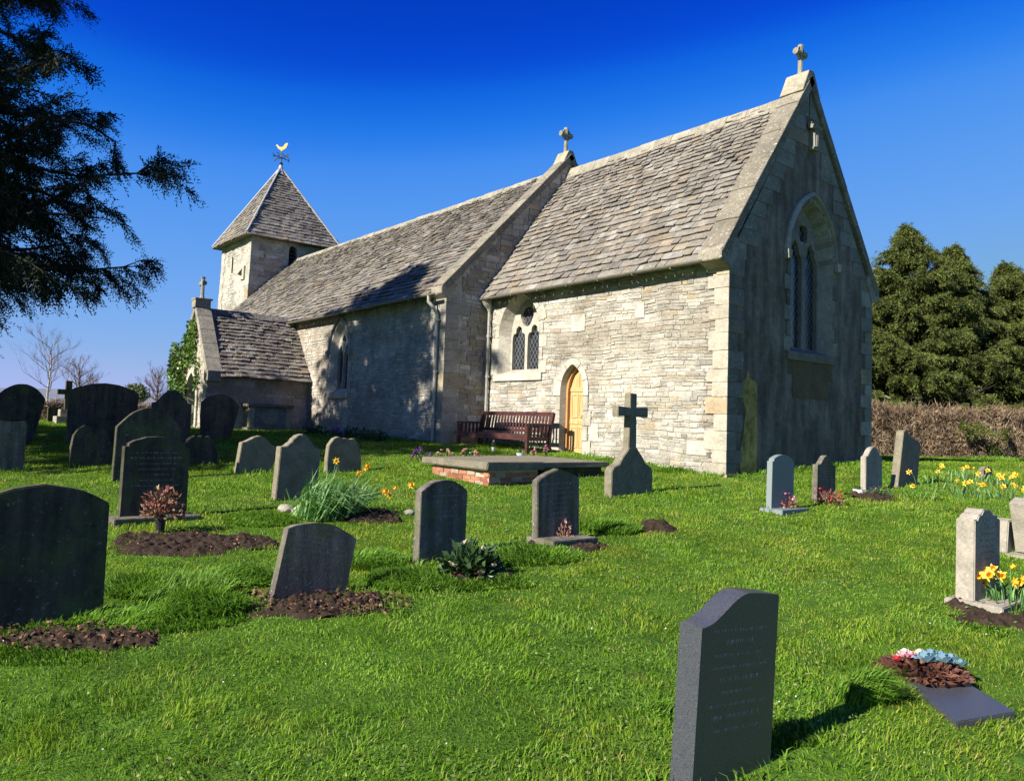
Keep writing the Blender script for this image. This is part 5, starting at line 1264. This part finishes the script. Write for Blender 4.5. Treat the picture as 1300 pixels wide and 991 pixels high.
def yew(label, base, H, Rf, nl, z0, nsp, seed=3):
    random.seed(seed); o = empty('yew_tree', base, label, 'tree', 'churchyard yews')
    mb = MB(); bx = np.array(base); mb.tube([Vector(base)-Vector((0, 0, .3)), Vector(base)+Vector((0, 0, 1)), Vector(base)+Vector((.1, .1, H*.5)), Vector(base)+Vector((0, .2, H*.93))], [.55, .42, .25, .04], 12)
    limbs = []; br = MB()
    for i in range(nl):
        t = (i+random.random())/nl; z = z0+(H-z0)*t**1.1; az = random.uniform(0, 6.283); L = Rf(t)*random.choice((.55, .75, .9, 1., 1.08))
        low = t < .15
        p = limb(bx+np.array([0, 0, z-(0 if low else .25*L*random.random())]), az, L, random.uniform(.1, .3) if low else random.uniform(.2, 1.), .25 if low else random.uniform(.3, .8), 9, .14); limbs.append(p[3:]); br.tube([Vector(q) for q in p], [.08*(1-k/10)+.01 for k in range(10)], 5)
        for j in range(max(5, int(L*3.4))):
            k = random.randint(2, 9); a2 = az+random.choice((-1, 1))*random.uniform(.25, 1.3); l2 = L*random.uniform(.14, .34)*(1.2-k/14)+.15
            q = limb(p[k], a2, l2, random.uniform(-.5, .9), .45, 5, .14); limbs.append(q); br.tube([Vector(w_) for w_ in q], [.02, .016, .012, .01, .008, .005], 3)
    tr_ = mb.build('trunk', M_bark, o); br.build('branches', M_bark, tr_, fixn=False)
    conifer_sprays(limbs, nsp, .3, 12, .075, .025, .5, M_yew, 'crown', o, .55)
    return o
yb = Vector((-10.15, -12.6, 0)); yb.z = G(yb.x, yb.y)
def ywR(t): return float(np.interp(t, [0, .1, .3, .45, .6, .8, 1], [4.8, 5.3, 5.0, 4.5, 3.7, 2.4, .6]))
yew('huge dark yew spreading its drooping branches over the old headstones on the left', tuple(yb), 12.8, ywR, 215, 2.6, 36)
yb = Vector((-6.5, -17.2, 0)); yb.z = G(yb.x, yb.y)
yew('slimmer dark yew further south, outside the picture beyond the left edge', tuple(yb), 12.0, lambda t: float(np.interp(t, [0, .2, .6, .85, 1], [1.5, 2.4, 2.3, 1.4, .3])), 36, 6.5, 18, 9)
M_con = leaf_mat('conifer_sprays', [(.045, .065, .017), (.09, .12, .026), (.16, .17, .038), (.03, .045, .013)], .6, .2, 1.9, .2, (.55, 1.35))
def conifer(label, base, H, Rb, seed, nl=240, nsp=14):
    random.seed(seed); o = empty('conifer_tree', base, label, 'tree', 'conifers behind the hedge'); bx = np.array(base); H *= 1.04
    mb = MB(); mb.tube([Vector(base)-Vector((0, 0, .2)), Vector(base)+Vector((0, 0, H*.5)), Vector(base)+Vector((0, 0, H*.98))], [.2, .1, .015], 8)
    limbs = []; br = MB()
    for i in range(nl):
        t = (i+random.random())/nl; z = .4+(H-.4)*t; az = random.uniform(0, 6.283); L = Rb*1.15*(1.0-t)**.8*random.choice((.5, .7, .85, 1.0, 1.18))+.06
        if t > .9: L *= .75
        p = limb(bx+np.array([0, 0, z-.15*L]), az, L, .3+.5*t, .5-.3*t, 8, .09); limbs.append(p[2:]); br.tube([Vector(q) for q in p], [.035*(1-k/9)+.006 for k in range(9)], 4)
        for j in range(int(4+L*3.2)):
            k = random.randint(2, 8); q = limb(p[k], az+random.choice((-1, 1))*random.uniform(.35, 1.0), L*random.uniform(.16, .36)*(1.15-k/14), .12, .35, 4, .08); limbs.append(q)
    limbs.append(np.array([bx+np.array([0, 0, H*f]) for f in (.9, .95, 1.0)]))
    tr_ = mb.build('trunk', M_bark, o); br.build('branches', M_bark, tr_, fixn=False)
    conifer_sprays(limbs, nsp, .3, 12, .085, .032, .22, M_con, 'crown', o, .3)
    return o
P = sl(26.5, 0)
for (px, s_, H, Rb, sd, lb) in ((1152, 30, 8.5, 3.3, 5, 'tallest olive green conifer just right of the church gable'), (1210, 30.5, 7.9, 3.1, 6, 'second conifer with a blunt double tip, middle of the group'), (1283, 31, 7.4, 3.3, 7, 'third conifer at the right edge of the picture'), (1350, 30, 6.6, 2.8, 8, 'conifer cut off by the right picture edge'), (1108, 32, 6.0, 2.3, 9, 'lower conifer half hidden by the church')):
    b = sl(s_, (px-650)/F*s_); b.z = G(b.x, b.y); conifer(lb, tuple(b), H, Rb, sd)
# bare dead branches at the foot of the conifers
M_bare = stone_mat('bare_branch', (.3, .24, .18), dark=.2, nscale=5, bumpd=.01)
def bare_branches(mb, p, d, L, r, depth, spread=.6, up=.1, n=4):
    pts = [p]; q = p; dd = d.normalized()
    for i in range(n): dd = (dd+Vector((random.gauss(0, .13), random.gauss(0, .13), random.gauss(0, .1)+up*.2))).normalized(); q = q+dd*L/n; pts.append(q)
    mb.tube(pts, [r*(1-.6*i/n) for i in range(n+1)], 5 if depth > 1 else 3, cap=False)
    if depth > 0:
        for k in range(random.randint(3, 4) if depth > 1 else 4):
            i = random.randint(1, n); e = (dd+Vector((random.uniform(-1, 1), random.uniform(-1, 1), random.uniform(-.3, .8)+up))*spread).normalized(); bare_branches(mb, pts[i], e, L*random.uniform(.45, .7), r*.45, depth-1, spread, up, n)
def bare_tree(label, base, H, r, mat, seed, group, depth=4, spread=.6):
    random.seed(seed); o = empty('bare_tree', base, label, 'tree', group); b = Vector(base); mb = MB()
    mb.tube([b-Vector((0, 0, .2)), b+Vector((.05, 0, H*.3)), b+Vector((0, .1, H*.6)), b+Vector((.1, 0, H*.85))], [r, r*.75, r*.5, r*.15], 8); tr_ = mb.build('trunk', mat, o)
    mb = MB()
    for k in range(16):
        t = .25+.6*k/16; a = k*2.4; bare_branches(mb, b+Vector((0, 0, H*t)), Vector((math.cos(a), math.sin(a), .9)), H*(.42-.25*t), r*.3, depth-1, spread, .15)
    mb.build('crown', M_twig, o, fixn=False)
M_birch = plain('birch_bark', (.33, .3, .27), .8, .4, 6); M_twig = plain('winter_twigs', (.16, .11, .09), .9, .3, 6)
for (px, s_, H, r_, mt, sd, lb) in ((62, 48, 5.0, .08, M_birch, 1, 'pale trunked bare birch beyond the churchyard under the yew'), (100, 55, 3.9, .12, M_twig, 2, 'smaller bare tree right of the birch'), (200, 60, 3.6, .14, M_twig, 3, 'bare bushy tree beside the porch on the horizon'), (118, 75, 3.6, .12, M_twig, 8, 'furthest bare tree between the birch and the porch')):
    b = sl(s_, (px-650)/F*s_); b.z = .33; bare_tree(lb, tuple(b), H, r_, mt, sd, 'bare winter trees beyond the churchyard', 5, .75)
b = sl(58, (174-650)/F*58); b.z = .3; random.seed(4)
o = empty('round_evergreen', b, 'small round evergreen bush on the horizon near the porch', 'bush'); mb = MB(); mb.tube([b, b+Vector((0, 0, 1.5))], [.12, .06], 6); mb.build('trunk', M_bark, o)
u_ = rdir(1800); V, Fc = leaf_quads(np.array(b)[None]+np.array([[0, 0, 1.7]])+u_*NR.uniform(.5, 1, (len(u_), 1))*np.array([[1.0, 1.0, .8]]), NR.normal(size=u_.shape), .16, .1); fastmesh('crown', V, Fc, leaf_mat('olive_leaves', [(.06, .075, .02), (.12, .12, .03)], .6, .1), o)
# ------------------------------------------------------------------ hedges
M_hcore = stone_mat('hedge_depths', (.045, .032, .022), dark=.3, bumpd=.08, nscale=6)
M_htwig = leaf_mat('hedge_twigs', [(.2, .13, .08), (.33, .24, .15), (.14, .085, .05), (.45, .36, .24)], .9, 0, .7, .1, (.6, 1.3))
M_hleaf = leaf_mat('hedge_dead_leaves', [(.18, .1, .06), (.28, .17, .1), (.12, .075, .05), (.1, .11, .04)], .8, .1, .8, .1, (.5, 1.3))
def hedge(label, a, b, h, wd, ntw, nlf, tl=.3):
    a, b = Vector(a), Vector(b); t = (b-a).normalized(); nrm = Vector((-t.y, t.x, 0)); L = (b-a).length; o = empty('hedge', (a+b)/2, label, 'hedge', 'hedges round the churchyard')
    mb = MB(); n = int(L/.4); 
    V = []; prof = ((-.5, 0), (-.46, .5), (-.4, .86), (0, .93), (.4, .86), (.46, .5), (.5, 0))
    for i in range(n+1):
        c = a+t*(L*i/n); z = G(c.x, c.y)-.05
        for (x, zz) in prof: q = c+nrm*x*wd*.7; V.append((q.x+noise.noise((q.x*2, q.y*2, zz*3))*.1, q.y+noise.noise((q.x*2, q.y*2, zz*3+7))*.1, z+zz*h+noise.noise((q.x*1.5, q.y*1.5, 3))*.06))
    m = len(prof); Fc = np.array([(i*m+j, i*m+j+1, (i+1)*m+j+1, (i+1)*m+j) for i in range(n) for j in range(m-1)]); fastmesh('woody_core', np.array(V), Fc, M_hcore, o)
    gA = np.array(a); T_ = np.array(t); N_ = np.array(nrm)
    def pts(n):
        x = NR.uniform(0, L, n); zz = NR.uniform(.03, 1, n); yy = NR.uniform(-.5, .5, n)*wd; 
        edge = NR.uniform(0, 1, n) < .75; yy = np.where(edge, -np.sign((N_@np.array(FH)))*wd*NR.uniform(.3, .52, n), yy); zz = np.where(edge, zz, NR.uniform(.85, 1.02, n))
        P = gA[None]+T_[None]*x[:, None]+N_[None]*yy[:, None]; P[:, 2] = gz0+zz*h*(1+.05*np.sin(x*1.3)+.035*np.sin(x*4.1+1)); P += N_[None]*(.08*np.sin(x*2.7)+.05*np.sin(x*6.3+zz*4))[:, None]; return P
    gz0 = G(*((a+b)/2).xy)
    P = pts(ntw); topk = NR.uniform(0, 1, ntw) < .06; P[topk, 2] = gz0+h*NR.uniform(.9, 1.08, topk.sum()); D = NR.normal(size=(ntw, 3))*.8+np.array([[0, 0, .75]]); V, Fc = leaf_quads(P-D*tl*.3, D, NR.uniform(.5, 1.3, ntw)*tl, NR.uniform(.01, .018, ntw)); fastmesh('twigs', V, Fc, M_htwig, o)
    P = pts(nlf); P = P[np.array([noise.noise((a*.9, b*.9, c*1.6)) > -.18 for a, b, c in P])]; nlf = len(P); V, Fc = leaf_quads(P, NR.normal(size=(nlf, 3)), NR.uniform(.6, 1.2, nlf)*.055, .035); fastmesh('dead_foliage', V, Fc, M_hleaf, o)
hb = sl(27.8, 24); hc_ = sl(26.2, 6.0)
hedge('bare brown clipped hedge behind the daffodil lawn right of the church', tuple(hc_), tuple(hb), 1.7, 1.1, 30000, 26000)
hedge('far brown hedge beyond the old headstones on the left', tuple(sl(29, -22)), tuple(sl(31, -12.2)), .75, .8, 4000, 6000)
mb = MB(); random.seed(21)
for px, py, L in ((1130, 505, 1.6), (1158, 500, 1.5), (1188, 512, 1.9), (1220, 505, 1.3), (1150, 512, 1.2)):
    d = ray(px, py); t = 28.6/(d.x*FH.x+d.y*FH.y); p = CAM+d*t
    bare_branches(mb, p, RH*random.choice((-1, -1, 1))+Vector((0, 0, .25)), L, .035, 2, .5, .0)
o = mb.build('dead_branch', M_bare, fixn=False); tag(o, 'tangle of bare fallen branches at the foot of the conifers', 'branch')
# ------------------------------------------------------------------ ivy on the porch
iv = empty('ivy', (PX0+.5, PYF-.1, .3), 'green ivy climbing over the left side of the porch gable', 'ivy')
M_ivy = leaf_mat('ivy_leaves', [(.04, .09, .015), (.08, .16, .02), (.13, .2, .03), (.03, .06, .012)], .4, .15, 2, .4)
n = 5200; X = NR.uniform(PX0-.5, PXC+.75, n); Z = NR.uniform(.3, 3.6, n); off = NR.uniform(0, 1, n)
cx = np.array([noise.noise((a*1.3, b*1.3, 3))*.25 for a, b in zip(X, Z)])
lim = PE+(PR-PE)*(1-abs(X-PXC)/(PXC-PX0))+.05
k = (Z < lim) & ((X < PXC-.45+cx-.1*(Z < 1)) | ((Z > 2.25+cx) & (X < PXC+.35+cx)) | ((Z > 1.5) & (Z < 2.4+cx) & (X > PXC+.45) & (off < .5))) | ((X < PX0+.15) & (Z < 2.9+cx*3) & (Z > .3))
X, Z, off = X[k], Z[k], off[k]; n = len(X); thick = .1+.22*np.exp(-((X-PX0-.2)/.6)**2)*np.exp(-((Z-2.1)/1.)**2)
Pn = np.stack([X, PYF-.03-off*thick, Z], 1); D = NR.normal(size=(n, 3))*.6+np.array([[0, -.5, -.5]])
V, Fc = leaf_quads(Pn, D, NR.uniform(.07, .13, n), .08); fastmesh('leaves', V, Fc, M_ivy, iv)
mb = MB(); random.seed(3)
for q in range(6):
    x = PX0+.1+q*.15; mb.tube([(x, PYF-.02, .25), (x+random.uniform(-.1, .1), PYF-.04, 1.1), (x+random.uniform(-.2, .3), PYF-.04, 2.2)], [.03, .02, .008], 5)
mb.build('stem', M_bark, iv)
# ------------------------------------------------------------------ light
AZ, EL = R(1.0), R(33.5)
d = Vector((math.sin(AZ)*math.cos(EL), math.cos(AZ)*math.cos(EL), -math.sin(EL)))
ld = bpy.data.lights.new('sun', 'SUN'); ld.energy = 5.0; ld.angle = R(.5); ld.color = (1, .945, .86)
lo = bpy.data.objects.new('sun', ld); COL.objects.link(lo); lo.rotation_euler = d.to_track_quat('-Z', 'Y').to_euler()
w = bpy.data.worlds.new('World'); sc.world = w; w.use_nodes = True; nt = w.node_tree; nt.nodes.clear()
sky = nt.nodes.new('ShaderNodeTexSky'); sky.sky_type = 'NISHITA'; sky.sun_disc = False; sky.sun_elevation = EL; sky.sun_rotation = R(181)
sky.altitude = 900; sky.air_density = .9; sky.dust_density = 0.0; sky.ozone_density = 6.0
SK = .11*1.0   # sky radiance to display-linear at this exposure
def vm(op, a, v):
    q = nt.nodes.new('ShaderNodeVectorMath'); q.operation = op; nt.links.new(a, q.inputs[0]); q.inputs[1].default_value = v; return q.outputs[0]
cv = nt.nodes.new('ShaderNodeRGBCurve')
def setc(i, pts):
    c = cv.mapping.curves[i]
    while len(c.points) < len(pts): c.points.new(.5, .5)
    for p, (x, y) in zip(c.points, pts): p.location = (x, y); p.handle_type = 'AUTO_CLAMPED'
setc(0, [(0, 0), (.065, .001), (.08, .006), (.105, .07), (.16, .15), (.28, .25), (.42, .36), (1, .5)])
setc(1, [(0, 0), (.145, .062), (.165, .135), (.19, .22), (.215, .29), (.3, .37), (.45, .44), (.72, .5), (1, .52)])
setc(2, [(0, 0), (.28, .5), (.33, .65), (.37, .78), (.446, .87), (.6, .87), (.78, .75), (1, .5)])
cv.mapping.update()
nt.links.new(vm('MULTIPLY', sky.outputs[0], (SK,)*3), cv.inputs['Color'])
bg = nt.nodes.new('ShaderNodeBackground'); bg.inputs[1].default_value = .075; ow = nt.nodes.new('ShaderNodeOutputWorld')
nt.links.new(vm('MULTIPLY', cv.outputs[0], (1/(.075*2**1.15),)*3), bg.inputs[0]); nt.links.new(bg.outputs[0], ow.inputs[0])
sc.view_settings.view_transform = 'Standard'; sc.view_settings.look = 'None'; sc.view_settings.exposure = 1.15; sc.view_settings.gamma = 1
sc.view_settings.use_curve_mapping = False
